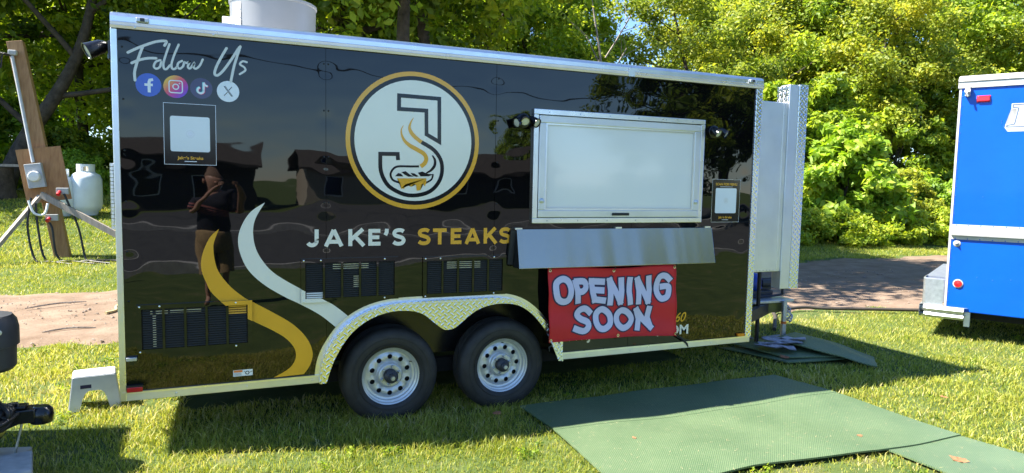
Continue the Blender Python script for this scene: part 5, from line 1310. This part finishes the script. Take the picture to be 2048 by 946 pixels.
# ================================================================== BLUE TRUCK
BT = thing('blue_truck', 'bright blue box truck with white roof cap cut off by the right edge', 'truck', (8.56, 0.59, 0), R(-61.5), world=False)
TL = 5.2
MB().box(0, 0.0, 0.335, TL, 2.3, 2.98).build('body', M['truck_blue'], BT, bevel=0.012)
prof = [(0.0, 2.965), (-0.018, 2.968), (-0.018, 3.035), (-0.030, 3.045), (-0.022, 3.07), (0.02, 3.095), (0.12, 3.125), (0.3, 3.135), (2.0, 3.135), (2.3, 3.06), (2.3, 2.965)]
n_ = len(prof); g = MB(); g.add([(-0.018, y, z) for y, z in prof] + [(TL, y, z) for y, z in prof], [(i_, (i_ + 1) % n_, (i_ + 1) % n_ + n_, i_ + n_) for i_ in range(n_)] + [tuple(range(n_)), tuple(range(2 * n_ - 1, n_ - 1, -1))]); g.build('roof_cap', M['truck_white'], BT, smooth=30)
MB().box(-0.006, -0.006, 0.34, 0.018, -0.0005, 2.965).build('corner_trim', M['truck_white'], BT)
rr0 = MB(); pr = [(0.0, 1.195), (-0.008, 1.195), (-0.010, 1.235), (-0.045, 1.245), (-0.052, 1.285), (-0.045, 1.325), (-0.010, 1.335), (-0.008, 1.372), (0.0, 1.372)]
rr0.add([(0.02, y, z) for y, z in pr] + [(TL, y, z) for y, z in pr], [(i_, i_ + 1, i_ + 10, i_ + 9) for i_ in range(8)] + [tuple(range(9)), tuple(range(17, 8, -1))]); rr0.build('rub_rail', M['truck_white'], BT, smooth=30)
rv1 = MB().lathe([(0.007, 0), (0.005, 0.003), (0.0, 0.0045)], (0, 0, 0), (0, -1, 0), 8).build('rivet', M['truck_blue'], BT, smooth=60)
rp = [(0.032, 0.45 + 0.105 * k) for k in range(24)] + [(0.06 + 0.095 * k, 2.955) for k in range(9)] + [(0.06 + 0.12 * k, 1.362) for k in range(7)] + [(0.06 + 0.12 * k, 1.205) for k in range(7)] + [(0.42, 2.572), (0.42, 2.545), (0.30, 1.70), (0.30, 0.76), (0.45, 0.74), (0.62, 0.76)]
for k, (x, z) in enumerate(rp):
    o = rv1 if k == 0 else rv1.copy()
    if k: C.objects.link(o)
    o.location = (x, -0.018 if z == 2.955 and False else (-0.0085 if 1.19 < z < 1.38 and x > 0.04 else -0.0003), z)
mk = MB().box(0.172, -0.028, 2.798, 0.298, -0.0005, 2.868).build('marker_lamp', M['red'], BT, bevel=0.014)
MB().box(0.168, -0.012, 2.794, 0.302, -0.0004, 2.872).build('lamp_bezel', M['red'], mk, bevel=0.006)
g = MB(); g.box(0.055, -0.055, 2.87, 0.105, -0.0005, 2.985); g.tube([(0.05, -0.06, 2.92), (0.11, -0.06, 2.92)], 0.02, 10); g.tube([(0.075, -0.05, 2.955), (0.075, -0.09, 2.90), (0.09, -0.08, 2.86)], 0.012, 8); g.build('door_catch', M['truck_white'], BT, bevel=0.005)
MB().lathe([(0.038, 0), (0.038, 0.006), (0.020, 0.014), (0.0, 0.05)], (0.08, 0, 1.145), (0, -1, 0), 20).build('side_fitting', M['truck_white'], BT, smooth=30)
fc = MB().lathe([(0.052, 0), (0.052, 0.010), (0.046, 0.012), (0.0, 0.012)], (0.119, 0, 0.668), (0, -1, 0), 28).build('reflector', M['truck_white'], BT, smooth=40)
MB().lathe([(0.042, 0.0125), (0.040, 0.019), (0.0, 0.022)], (0.119, 0, 0.668), (0, -1, 0), 28).build('reflector_lens', M['red'], fc, smooth=40)
# outlined slab-serif capital, most of it beyond the picture's edge
Bl = [(0.500, 2.765), (0.500, 2.710), (0.555, 2.700), (0.530, 2.545), (0.455, 2.530), (0.455, 2.490), (0.90, 2.490), (0.99, 2.53), (0.99, 2.60), (0.93, 2.635), (0.99, 2.67), (0.98, 2.735), (0.90, 2.765)]
lt = MB().flat([(x * 1.0, z) for x, z in Bl], -0.0016).build('letter', M['truck_print'], BT)
MB().flat([(0.455, 2.4895), (0.44, 2.52), (0.480, 2.452), (0.93, 2.452), (0.99, 2.4895)], -0.0014).build('letter_shadow', M['truck_print'], lt)
g = MB(); stroke(g, [(0.514, 2.751), (0.514, 2.722), (0.568, 2.712), (0.540, 2.533), (0.470, 2.520), (0.470, 2.503), (0.89, 2.503), (0.975, 2.54), (0.97, 2.60), (0.90, 2.635), (0.97, 2.67), (0.965, 2.73), (0.89, 2.751)], 0.013, -0.0022, closed=True); stroke(g, [(0.66, 2.72), (0.655, 2.66), (0.86, 2.66), (0.86, 2.72)], 0.013, -0.0022, closed=True); stroke(g, [(0.65, 2.60), (0.645, 2.55), (0.86, 2.55), (0.86, 2.60)], 0.013, -0.0022, closed=True); g.build('letter_line', M['truck_line'], lt)
# rear bumper wrapping the corner
bp = [(0.19, 0.240), (0.19, 0.385)]
path = [(0.20, -0.055), (0.02, -0.060), (-0.15, -0.055), (-0.235, -0.01), (-0.255, 0.10), (-0.255, 2.2)]
g = MB(); pp = sm2(path, 4); n_ = len(pp)
for (za, zb_) in ((0.240, 0.300), (0.306, 0.385)):
    o_ = 0.0 if za < 0.3 else -0.008
    A_ = [(x, y + o_, za) for x, y in pp]; B2 = [(x, y + o_ - 0.02, (za + zb_) / 2) for x, y in pp]; C2 = [(x, y + o_, zb_) for x, y in pp]; D2 = [(x + 0.04, y + 0.05, zb_) for x, y in pp]
    g.add(A_ + B2 + C2 + D2, [(j * n_ + i_, j * n_ + i_ + 1, (j + 1) * n_ + i_ + 1, (j + 1) * n_ + i_) for j in range(3) for i_ in range(n_ - 1)])
g.build('bumper', M['galv'], BT, smooth=40)
g = MB(); pp2 = sm2([(-0.02, -0.02), (-0.17, -0.02), (-0.235, 0.02), (-0.245, 0.35)], 4); n_ = len(pp2); g.add([(x, y, 0.385) for x, y in pp2] + [(x, y, 0.70) for x, y in pp2] + [(x + 0.015, y + 0.02, 0.71) for x, y in pp2], [(j * n_ + i_, j * n_ + i_ + 1, (j + 1) * n_ + i_ + 1, (j + 1) * n_ + i_) for j in range(2) for i_ in range(n_ - 1)])
g.box(-0.24, 0.3, 0.385, -0.005, 2.1, 0.70)
g.build('corner_bumper', M['galv'], BT, smooth=40)
MB().box(0.20, 0.02, 0.16, 0.26, 0.10, 0.333).build('skirt_bracket', M['galv'], BT)
MB().box(0.05, 0.3, 0.22, TL, 2.0, 0.334).build('chassis', M['matte'], BT)
for x in (1.55, 4.4):
    for y in (0.04, 2.02):
        g = MB(); g.lathe([(0.2, -0.0), (0.35, 0.0), (0.40, 0.03), (0.40, 0.2), (0.35, 0.23), (0.2, 0.23)], (x, y, 0.40), (0, 1, 0), 40); g.build('tyre', M['rubber'], BT, smooth=35)

# ================================================================== ELECTRIC POST
EP = thing('utility_post', 'leaning timber utility post with plywood board and electric meter', 'utility post', (-2.32, 10.6, float(H(0, 10.6))))
b0, b1 = Vector((-2.30, 10.6, 0.05)), Vector((-3.06, 11.1, 4.25)); ax = (b1 - b0).normalized()
def onp(t, dx=0, dy=0): return b0 + (b1 - b0) * t + Vector((dx, dy, 0))
MB().beam(b0, b1, 0.26, 0.2, (0, 1, 0)).build('post', M['wood_new'], EP, bevel=0.006)
q = onp(0.40, 0.02, -0.17); ux = Vector((0.99, 0.06, 0.15)).normalized(); uz = ax
MB().obox(q, ux * 0.36, Vector((0, 0.012, 0)), uz * 0.52).build('board', M['wood_ply'], EP)
q = onp(0.395, -0.10, -0.26); mb_ = MB().obox(q, ux * 0.135, Vector((0, 0.07, 0)), uz * 0.23).build('meter_box', M['meter_grey'], EP, bevel=0.01)
MB().lathe([(0.10, 0.0), (0.10, 0.05), (0.085, 0.09), (0.0, 0.10)], q + Vector((0.0, -0.07, -0.01)), (0, -1, 0), 24).build('meter', M['plastic_white'], EP, smooth=40)
MB().tube([onp(0.455, -0.10, -0.22), onp(0.70, -0.09, -0.17), onp(0.93, -0.07, -0.17)], 0.030, 10).build('conduit', M['pvc'], EP, smooth=50)
MB().obox(onp(0.945, -0.05, -0.17), (0.07, 0, 0), (0, 0.05, 0), (0, 0, 0.05)).build('weatherhead', M['meter_grey'], EP, bevel=0.02)
for k in range(4):
    a = onp(0.93, -0.08 - 0.02 * k, -0.20); MB().tube(smooth_path([a, a + Vector((-0.12 - 0.02 * k, -0.03, 0.02)), a + Vector((-0.16 - 0.03 * k, -0.05, -0.25 - 0.06 * k)), a + Vector((-0.24 - 0.05 * k, -0.05, -0.10)), a + Vector((-0.8, -0.2, 0.25 + 0.06 * k))], 4), 0.013, 6).build('service_wire', M['black'], EP, smooth=60)
MB().beam((-2.62, 10.45, 1.33), (-3.45, 9.75, 0.02), 0.10, 0.06).build('brace', M['wood_grey'], EP)
MB().beam((-2.60, 10.42, 1.36), (-0.95, 9.75, 0.42), 0.06, 0.11).build('brace', M['wood_grey'], EP)
MB().box(-3.55, 9.68, -0.1, -3.38, 9.82, 0.55).build('stake', M['wood_new'], EP)
for dx, dz in ((0.28, 1.42), (0.10, 0.92)):
    x = -2.55 + dx; o = MB().box(x - 0.06, 10.26, dz - 0.05, x + 0.14, 10.36, dz + 0.07).build('outlet_box', M['meter_grey'], EP, bevel=0.01)
    MB().tube([(x + 0.0, 10.27, dz), (x - 0.02, 10.2, dz - 0.06)], 0.035, 10).build('plug', M['red'], o)
for k, (sx, sz, mx, ex) in enumerate([(-2.72, 1.3, -2.78, -2.35), (-2.65, 1.2, -2.62, -2.0), (-2.20, 1.38, -1.98, -1.75), (-2.52, 0.9, -2.40, -1.35)]):
    MB().tube(smooth_path([(sx, 10.25, sz), (mx, 10.2, 0.75), (mx + 0.12, 10.1, 0.16), ((mx + ex) / 2 + 0.15, 9.9, 0.14), (ex, 9.9, 0.13), (ex + 0.35, 9.7, 0.10)], 5), 0.020, 7).build('cable', M['black'], EP, smooth=60)
MB().tube(smooth_path([(-2.75, 10.2, 1.25), (-2.66, 10.15, 1.02), (-2.50, 10.15, 1.0), (-2.45, 10.2, 1.2)], 4), 0.022, 7).build('cable', M['plastic_white'], EP, smooth=60)

# ================================================================== GAS TANKS
def gas_tank(x, y, s_, lab):
    t = thing('gas_tank', lab, 'gas tank', (x, y, float(H(x, y)) - 0.02), 0, 'upright gas tanks by the woods', world=False); t.scale = (s_, s_, s_)
    MB().lathe([(0.24, 0.0), (0.26, 0.10), (0.33, 0.16), (0.355, 0.26), (0.36, 0.60), (0.355, 0.92), (0.31, 1.03), (0.20, 1.10), (0.0, 1.12)], (0, 0, 0), (0, 0, 1), 36).build('tank', M['gas_white'], t, smooth=50)
    g = MB(); n_ = 28
    for k in range(n_):
        a0, a1 = 2 * math.pi * k / n_, 2 * math.pi * (k + 1) / n_
        c = [(0.205 * math.cos(a), 0.205 * math.sin(a)) for a in (a0, a1)]
        gap = k % 14 in (5, 6, 7, 8)
        for z0, z1 in (((1.07, 1.30),) if not gap else ((1.07, 1.13), (1.24, 1.30))): g.add([(c[0][0], c[0][1], z0), (c[1][0], c[1][1], z0), (c[1][0], c[1][1], z1), (c[0][0], c[0][1], z1)], [(0, 1, 2, 3)])
    o = g.build('collar', M['gas_white'], t); sd = o.modifiers.new('thick', 'SOLIDIFY'); sd.thickness = 0.012
    MB().tube([(0, 0, 1.10), (0, 0, 1.24)], 0.04, 10).build('valve', M['brass'], t)
gas_tank(-2.45, 14.0, 0.93, 'white upright gas tank right of the plywood board')
gas_tank(-2.95, 13.9, 0.85, 'second white gas tank half hidden behind the plywood board')

# sawn stump with planks across it
SP = thing('stump_table', 'grey plank bench resting on a sawn stump at the left edge', 'bench', (-4.7, 15.9, float(H(0, 15.9))))
z0 = float(H(0, 15.9))
MB().lathe([(0.52, z0 - 0.1), (0.46, z0 + 0.15), (0.42, z0 + 0.5), (0.43, z0 + 0.78), (0.0, z0 + 0.79)], (-4.75, 15.9, 0), (0, 0, 1), 18).build('stump', M['bark'], SP, smooth=50)
for k in range(3): MB().box(-6.4, 15.5 + 0.28 * k, z0 + 0.80 + 0.004 * k, -3.55, 15.76 + 0.28 * k, z0 + 0.86 + 0.004 * k).build('plank', M['wood_grey'], SP)

# ================================================================== NEIGHBOURING TRAILER TONGUE (left edge)
NT = thing('white_trailer', 'black trailer tongue with jack and coiled wires at the left edge', 'trailer', (-2.6, 0.0, 0))
MB().box(-6.4, -1.15, 0.45, -1.98, 1.12, 2.68).build('body', M['white'], NT, bevel=0.03)
g = MB(); g.beam((-2.0, -0.85, 0.40), (-0.72, -0.03, 0.36), 0.06, 0.10); g.beam((-2.0, 0.85, 0.40), (-0.72, 0.05, 0.36), 0.06, 0.10); g.box(-1.0, -0.10, 0.33, -0.66, 0.12, 0.40); g.build('tongue_frame', M['blackgloss'], NT, bevel=0.006)
g = MB(); g.box(-0.72, -0.045, 0.285, -0.45, 0.075, 0.365); g.lathe([(0.0, 0.262), (0.058, 0.268), (0.064, 0.31), (0.060, 0.345), (0.040, 0.368), (0.0, 0.372)], (-0.43, 0.015, 0), (0, 0, 1), 20); g.box(-0.60, -0.03, 0.366, -0.50, 0.06, 0.385); g.add([(-0.72, -0.07, 0.30), (-0.52, -0.03, 0.285), (-0.52, 0.06, 0.285), (-0.72, 0.10, 0.30), (-0.72, -0.07, 0.20), (-0.60, -0.03, 0.255), (-0.60, 0.06, 0.255), (-0.72, 0.10, 0.20)], [(0, 1, 2, 3), (7, 6, 5, 4), (0, 4, 5, 1), (1, 5, 6, 2), (2, 6, 7, 3)])
g.build('coupler', M['blackgloss'], NT, bevel=0.006, smooth=40)
MB().box(-1.0, -0.13, 0.185, -0.63, 0.12, 0.345).build('tongue_cover', M['blackgloss'], NT, bevel=0.02)
MB().tube([(-0.72, -0.02, 0.10), (-0.72, -0.02, 0.64)], 0.035, 14).build('jack_post', M['galv'], NT, smooth=50)
MB().lathe([(0.0, 0.62), (0.150, 0.62), (0.165, 0.64), (0.168, 0.76), (0.182, 0.765), (0.182, 0.86), (0.172, 0.91), (0.150, 0.94), (0.0, 0.948)], (-0.70, -0.02, 0), (0, 0, 1), 28).build('jack_head', M['dark_plastic'], NT, smooth=35)
MB().lathe([(0.016, 0), (0.016, 0.012), (0, 0.014)], (-0.585, -0.15, 0.86), (0.6, -0.8, 0), 10).build('jack_switch', M['galv'], NT)
rnd = random.Random(4)
for k in range(16):
    e = rnd.uniform(-0.66, -0.54); P_ = [(-1.10, rnd.uniform(-0.15, 0.08), 0.40 + rnd.uniform(-0.06, 0.09)), (-0.88, rnd.uniform(-0.18, 0.05), 0.40 + rnd.uniform(-0.03, 0.08)), (-0.74, rnd.uniform(-0.18, 0.05), 0.385 + rnd.uniform(-0.03, 0.075)), (e, rnd.uniform(-0.14, 0.04), 0.37 + rnd.uniform(-0.02, 0.03)), (e - 0.04, -0.15 + rnd.uniform(-0.03, 0.03), 0.31 + rnd.uniform(-0.05, 0.03)), (-0.78, -0.16 + rnd.uniform(-0.03, 0.03), 0.26 + rnd.uniform(-0.05, 0.05)), (-1.05, -0.15, 0.26 + rnd.uniform(-0.05, 0.05))]
    MB().tube(smooth_path(P_, 5), 0.013, 7).build('wire', M['black'], NT, smooth=60)
MB().tube([(-0.52, -0.02, 0.29), (-0.55, -0.03, 0.14), (-0.58, -0.03, 0.02)], 0.007, 8).build('safety_rod', M['galv'], NT)
for y in (-1.08, 1.05): MB().lathe([(0.0, 0), (0.33, 0.0), (0.35, 0.03), (0.35, 0.18), (0.33, 0.2), (0.0, 0.2)], (-4.6, y - 0.1, 0.35), (0, 1, 0), 32).build('tyre', M['rubber'], NT, smooth=35)
tag(MB().obox((-0.62, -0.30, 0.075), (0.20, 0.035, 0), (-0.035, 0.16, 0), (0, 0, 0.07)).build('concrete_block', M['concrete'], bevel=0.01), 'grey concrete block in the bottom left corner', 'block')
g = MB().obox((-0.72, 0.02, 0.05), (0.19, -0.05, 0), (0.03, 0.13, 0), (0, 0, 0.045)); tag(g.build('wooden_block', M['wood_pale'], bevel=0.006), 'pale split timber block under the tongue jack at left', 'block')

# ================================================================== SMALL THINGS AT THE TONGUE AND TRACK
tag(MB().obox((6.42, 0.95, 0.035), (0.20, 0.02, 0), (-0.02, 0.17, 0), (0, 0, 0.033)).build('concrete_pad', M['concrete'], bevel=0.012), 'square concrete paver under the tongue jack foot', 'paver')
GN = thing('portable_generator', 'blue portable generator in a black tube frame on the tongue tray', 'generator', (6.3, 1.35, 0.510))
MB().lathe([(0.0, -0.085), (0.07, -0.08), (0.115, -0.05), (0.125, 0.0), (0.115, 0.05), (0.07, 0.08), (0.0, 0.085)], (6.22, 1.30, 0.655), (1, -0.25, 0), 28).build('tank', M['blue_plastic'], GN, smooth=50)
for k in range(5): MB().lathe([(0.020 + 0.02 * k, 0.080 - 0.006 * k), (0.026 + 0.02 * k, 0.086 - 0.006 * k), (0.032 + 0.02 * k, 0.080 - 0.006 * k)], (6.22, 1.30, 0.655), (-0.25, -1, 0), 24).build('cover_rib', M['blue_plastic'], GN, smooth=50)
g = MB(); g.box(5.95, 1.15, 0.52, 6.40, 1.60, 0.58); g.box(6.30, 1.22, 0.58, 6.44, 1.50, 0.72); g.tube([(6.30, 1.24, 0.66), (6.44, 1.2, 0.66)], 0.05, 14); g.build('engine', M['dark_plastic'], GN, bevel=0.008)
for y in (1.10, 1.62): MB().tube(smooth_path([(5.90, y, 0.53), (5.90, y, 0.80), (5.95, y, 0.83), (6.44, y, 0.83), (6.49, y, 0.79), (6.49, y, 0.58), (6.44, y, 0.535), (5.90, y, 0.53)], 4), 0.014, 8).build('frame_tube', M['black'], GN, smooth=60)
tag(MB().tube(smooth_path([(6.75, 1.45, 0.04), (7.3, 2.0, 0.05), (7.64, 2.34, 0.045), (8.19, 2.40, 0.06), (8.5, 2.28, 0.05), (8.82, 2.14, 0.05), (9.3, 1.95, 0.05), (9.81, 1.72, 0.05), (11, 1.3, 0.04)], 6), 0.024, 8).build('garden_hose', M['hose'], smooth=60), 'dark hose lying along the grass edge of the dirt track', 'hose')
tag(MB().tube(smooth_path([(-0.52, 7.05, 0.05), (-0.62, 6.3, 0.05), (-0.45, 5.9, 0.04), (-0.72, 5.4, 0.04), (-0.70, 5.0, 0.04), (-0.78, 4.8, 0.05)], 6), 0.018, 6).build('rope', M['rope'], smooth=60), 'loose tan rope lying on the dirt track left of the trailer', 'rope')
for k, (x, y, a, ln, lab) in enumerate([(-1.45, 5.6, 0.5, 0.7, 'thin dark stick lying in the middle of the dirt track'), (-0.35, 5.0, -0.3, 0.8, 'pale twig on the dirt track close to the trailer'), (-1.0, 3.9, 0.2, 0.5, 'short twig near the grassy front edge of the track')]):
    d = Vector((math.cos(a), math.sin(a), 0)) * ln / 2; c = Vector((x, y, 0.045))
    tag(MB().tube(smooth_path([c - d, c + Vector((0, 0.04, 0.015)), c + d], 4), [0.006, 0.008, 0.010, 0.011, 0.011, 0.011, 0.010, 0.008, 0.005], 5).build('twig', M['bark_pale']), lab, 'twig', 'twigs on the dirt track')

# loose stones on the track
def gravel():
    rng = np.random.default_rng(8); V_ = []; F_ = []
    oct_ = np.array([(1, 0, 0), (-1, 0, 0), (0, 1, 0), (0, -1, 0), (0, 0, 1), (0, 0, -1)], float)
    fo = [(0, 2, 4), (2, 1, 4), (1, 3, 4), (3, 0, 4), (2, 0, 5), (1, 2, 5), (3, 1, 5), (0, 3, 5)]
    for k in range(2600):
        x = rng.uniform(-3.2, 0.2) if k % 3 == 0 else rng.uniform(6.5, 16); t = rng.random()
        y = float(road_n(x)) * (1 - t) + float(road_f(x)) * t; r_ = 0.006 + 0.022 * rng.random() ** 4
        p = oct_ * r_ * rng.uniform(0.6, 1.3, (6, 3)) * np.array([1, 1, 0.6]); a = rng.random() * 6.28
        p = np.stack([p[:, 0] * math.cos(a) - p[:, 1] * math.sin(a) + x, p[:, 0] * math.sin(a) + p[:, 1] * math.cos(a) + y, p[:, 2] + float(Hn(x, y)) + 0.034], 1)
        F_ += [tuple(i_ + 6 * k for i_ in f) for f in fo]; V_ += p.tolist()
    me = bpy.data.meshes.new('gravel'); me.from_pydata(V_, [], F_); me.materials.append(M['stone'])
    o = bpy.data.objects.new('gravel', me); C.objects.link(o); tag(o, 'small loose stones scattered over the dirt track', 'gravel', kind='stuff')
gravel()

# ================================================================== BEHIND THE PHOTOGRAPHER (mirrored in the trailer's skin)
def house(x, y, w_, d_, h_, rh, wall, lab):
    t = thing('house', lab, 'house', (x, y, 0), 0, None)
    wl_ = MB().box(x - w_ / 2, y - d_, 0, x + w_ / 2, y, h_).build('wall', wall, t)
    g = MB(); e = 0.5
    A_ = [(x - w_ / 2 - e, y + e, h_ - 0.1), (x + w_ / 2 + e, y + e, h_ - 0.1), (x + w_ / 2 + e, y - d_ / 2, h_ + rh), (x - w_ / 2 - e, y - d_ / 2, h_ + rh), (x - w_ / 2 - e, y - d_ - e, h_ - 0.1), (x + w_ / 2 + e, y - d_ - e, h_ - 0.1)]
    g.add(A_ + [(a, b, c - 0.15) for a, b, c in A_], [(0, 1, 2, 3), (3, 2, 5, 4), (6, 9, 8, 7), (9, 10, 11, 8), (0, 6, 7, 1), (4, 5, 11, 10), (0, 3, 9, 6), (3, 4, 10, 9), (1, 7, 8, 2), (2, 8, 11, 5)])
    g.build('roof', M['roof_brown'], t)
    for k in range(int(w_ // 3)):
        wx = x - w_ / 2 + 1.2 + 3 * k
        wi = MB().box(wx, y + 0.01, 0.9, wx + 1.1, y + 0.06, 2.1).build('window', M['white'], t)
        MB().box(wx + 0.07, y + 0.062, 0.97, wx + 1.03, y + 0.07, 2.03).build('pane', M['glass_dark'], wi)
house(-6, -36, 16, 8, 2.7, 1.2, M['siding_dark'], 'low dark sided house mirrored in the left trailer panels')
house(7.5, -33, 6, 7, 2.6, 1.0, M['siding_tan'], 'tan house mirrored beside the round logo')
house(15.5, -33, 8, 8, 2.6, 1.4, M['siding_dark'], 'brown roofed house mirrored left of the serving hatch')
for k, x, y, s, rz, lab in [('dark', 18.6, -20, 0.85, 30, 'dark tree mirrored above the serving hatch'), ('dark2', 22.5, -21, 0.9, 80, 'tall dark tree mirrored at the front end of the trailer'), ('dark', 25.5, -18, 0.95, 160, 'dark tree mirrored in the front corner of the trailer'), ('dark2', 30, -24, 1.1, 0, 'far dark tree mirrored behind the front corner of the trailer'),
        ('dark', -14, -55, 0.6, 50, 'tree mirrored in the rear panel of the trailer'), ('mid', 26, -52, 0.7, 50, 'tree mirrored over the brown roofed house')]:
    plant_tree(k, x, y, s, rz, lab, 'trees across the asphalt lot')
g = MB(); g.box(-0.15, -0.15, 0, 0.15, 0.15, 0.03); g.lathe([(0.12, 0.03), (0.03, 0.62), (0.0, 0.62)], (0, 0, 0), (0, 0, 1), 20)
o = g.build('traffic_cone', M['cone'], smooth=40); o.location = (-1.2, -8.3, 0.0); tag(o, 'small orange cone mirrored above the lower rear vent', 'cone')
UP = thing('telephone_pole', 'wooden pole and overhead wires mirrored high in the black panels', 'utility pole', (-16, -24, 0))
MB().tube([(-16, -24, -0.3), (-16, -24, 10.5)], [0.16, 0.11], 10).build('pole', M['wood_grey'], UP, smooth=60)
for k in range(3):
    MB().tube([(-16 + 75 * t / 12, -24 + 3 * t / 12, 9.9 - 1.3 * k - 1.6 * math.sin(math.pi * t / 12)) for t in range(13)], 0.035, 5).build('wire', M['black'], UP)

# the photographer, standing behind the lens
def person():
    t = thing('person', 'person in dark shirt and khaki shorts raising a phone, mirrored in the trailer', 'person', (0.47, -5.15, 0), 0, None, world=False); t.scale = (1.03, 1.0, 1.04)
    def skin(name, V_, E_, rad, mt, root=0, lv=2):
        me = bpy.data.meshes.new(name); me.from_pydata(V_, E_, []); me.materials.append(mt)
        o = bpy.data.objects.new(name, me); C.objects.link(o); o.parent = t
        sk = o.modifiers.new('skin', 'SKIN'); sk.use_smooth_shade = True
        for i_, r_ in enumerate(rad): me.skin_vertices[0].data[i_].radius = (r_, r_ * 0.85) if not isinstance(r_, tuple) else r_
        for i_ in range(len(V_)): me.skin_vertices[0].data[i_].use_root = (i_ == root)
        sb = o.modifiers.new('sub', 'SUBSURF'); sb.levels = lv; sb.render_levels = lv
        return o
    V_ = [(0, 0, 0.93), (0, 0, 1.12), (0, 0.0, 1.32), (0, -0.01, 1.45), (0, 0.0, 1.52), (0, 0.02, 1.58), (0, 0.02, 1.70), (0, 0.01, 1.77),
          (-0.10, 0, 0.88), (-0.12, 0.02, 0.50), (-0.13, -0.02, 0.10), (-0.14, 0.12, 0.03), (0.10, 0, 0.88), (0.12, 0.02, 0.50), (0.13, -0.02, 0.10), (0.14, 0.12, 0.03),
          (-0.18, 0, 1.42), (-0.24, 0.06, 1.20), (-0.12, 0.24, 1.42), (0.035, 0.32, 1.60), (0.18, 0, 1.42), (0.32, 0.08, 1.24), (0.30, 0.24, 1.44), (0.245, 0.32, 1.60)]
    E_ = [(0, 1), (1, 2), (2, 3), (3, 4), (4, 5), (5, 6), (6, 7), (0, 8), (8, 9), (9, 10), (10, 11), (0, 12), (12, 13), (13, 14), (14, 15), (3, 16), (16, 17), (17, 18), (18, 19), (3, 20), (20, 21), (21, 22), (22, 23)]
    rad = [0.11, 0.12, 0.12, 0.08, 0.055, 0.075, 0.098, 0.075, 0.085, 0.06, 0.042, 0.045, 0.095, 0.06, 0.042, 0.045, 0.065, 0.048, 0.038, 0.028, 0.065, 0.048, 0.038, 0.028]
    skin('body', V_, E_, rad, M['skin'])
    skin('shirt', [(0, 0, 0.86), (0, 0, 1.12), (0, 0, 1.32), (0, -0.01, 1.44), (-0.19, 0, 1.42), (-0.25, 0.05, 1.26), (0.19, 0, 1.42), (0.27, 0.05, 1.26)], [(0, 1), (1, 2), (2, 3), (3, 4), (4, 5), (3, 6), (6, 7)], [0.19, 0.20, 0.21, 0.15, 0.10, 0.085, 0.10, 0.085], M['shirt'])
    g = MB(); g.lathe([(0.05, 0.78), (0.165, 0.80), (0.19, 0.88), (0.185, 0.98), (0.17, 1.0), (0.0, 1.0)], (0, 0, 0), (0, 0, 1), 24)
    for sx in (-1, 1): g.tube([(sx * 0.085, 0, 0.90), (sx * 0.10, 0.005, 0.78), (sx * 0.115, 0.012, 0.62), (sx * 0.122, 0.018, 0.47)], [0.11, 0.118, 0.115, 0.118], 16)
    g.build('shorts', M['shorts'], t, smooth=60)
    g = MB(); g.lathe([(0.0, 0.078), (0.045, 0.070), (0.074, 0.040), (0.084, 0.0), (0.080, -0.03)], (0, -0.012, 1.735), (0, -0.3, 1), 20); g.build('hair', M['hair'], t, smooth=60)
    g = MB(); g.lathe([(0.0, 0.03), (0.012, 0.0), (0.018, -0.02)], (0, 0.105, 1.665), (0, 1, -0.1), 10)
    for sx in (-1, 1): g.lathe([(0.0, 0.012), (0.03, 0.006), (0.03, -0.006), (0.0, -0.01)], (sx * 0.098, 0.01, 1.67), (sx, 0, 0), 10)
    g.build('face', M['skin'], t, smooth=60)
    for sx, bx_ in ((-1, 0.035), (1, 0.245)):
        hp = Vector((bx_, 0.345, 1.63))
        for k in range(4):
            b = hp + Vector((0, 0.02, 0.055 - 0.020 * k - 0.02)); ln = (0.062, 0.07, 0.066, 0.052)[k]
            MB().tube([b - Vector((0, 0.045, 0.02)), b, b + Vector((-sx * ln * 0.4, 0.03, 0.004)), b + Vector((-sx * ln * 0.8, 0.028, 0.002))], [0.011, 0.010, 0.009, 0.007], 8).build('finger', M['skin'], t, smooth=60)
        MB().tube([hp + Vector((0, -0.03, -0.02)), hp + Vector((-sx * 0.02, -0.01, 0.03)), hp + Vector((-sx * 0.045, -0.004, 0.045))], [0.013, 0.011, 0.008], 8).build('thumb', M['skin'], t, smooth=60)
    return t
person()
tag(MB().box(0.530, -4.765, 1.725, 0.690, -4.757, 1.802).build('phone', M['black'], bevel=0.006), 'black phone held up by the photographer', 'phone')
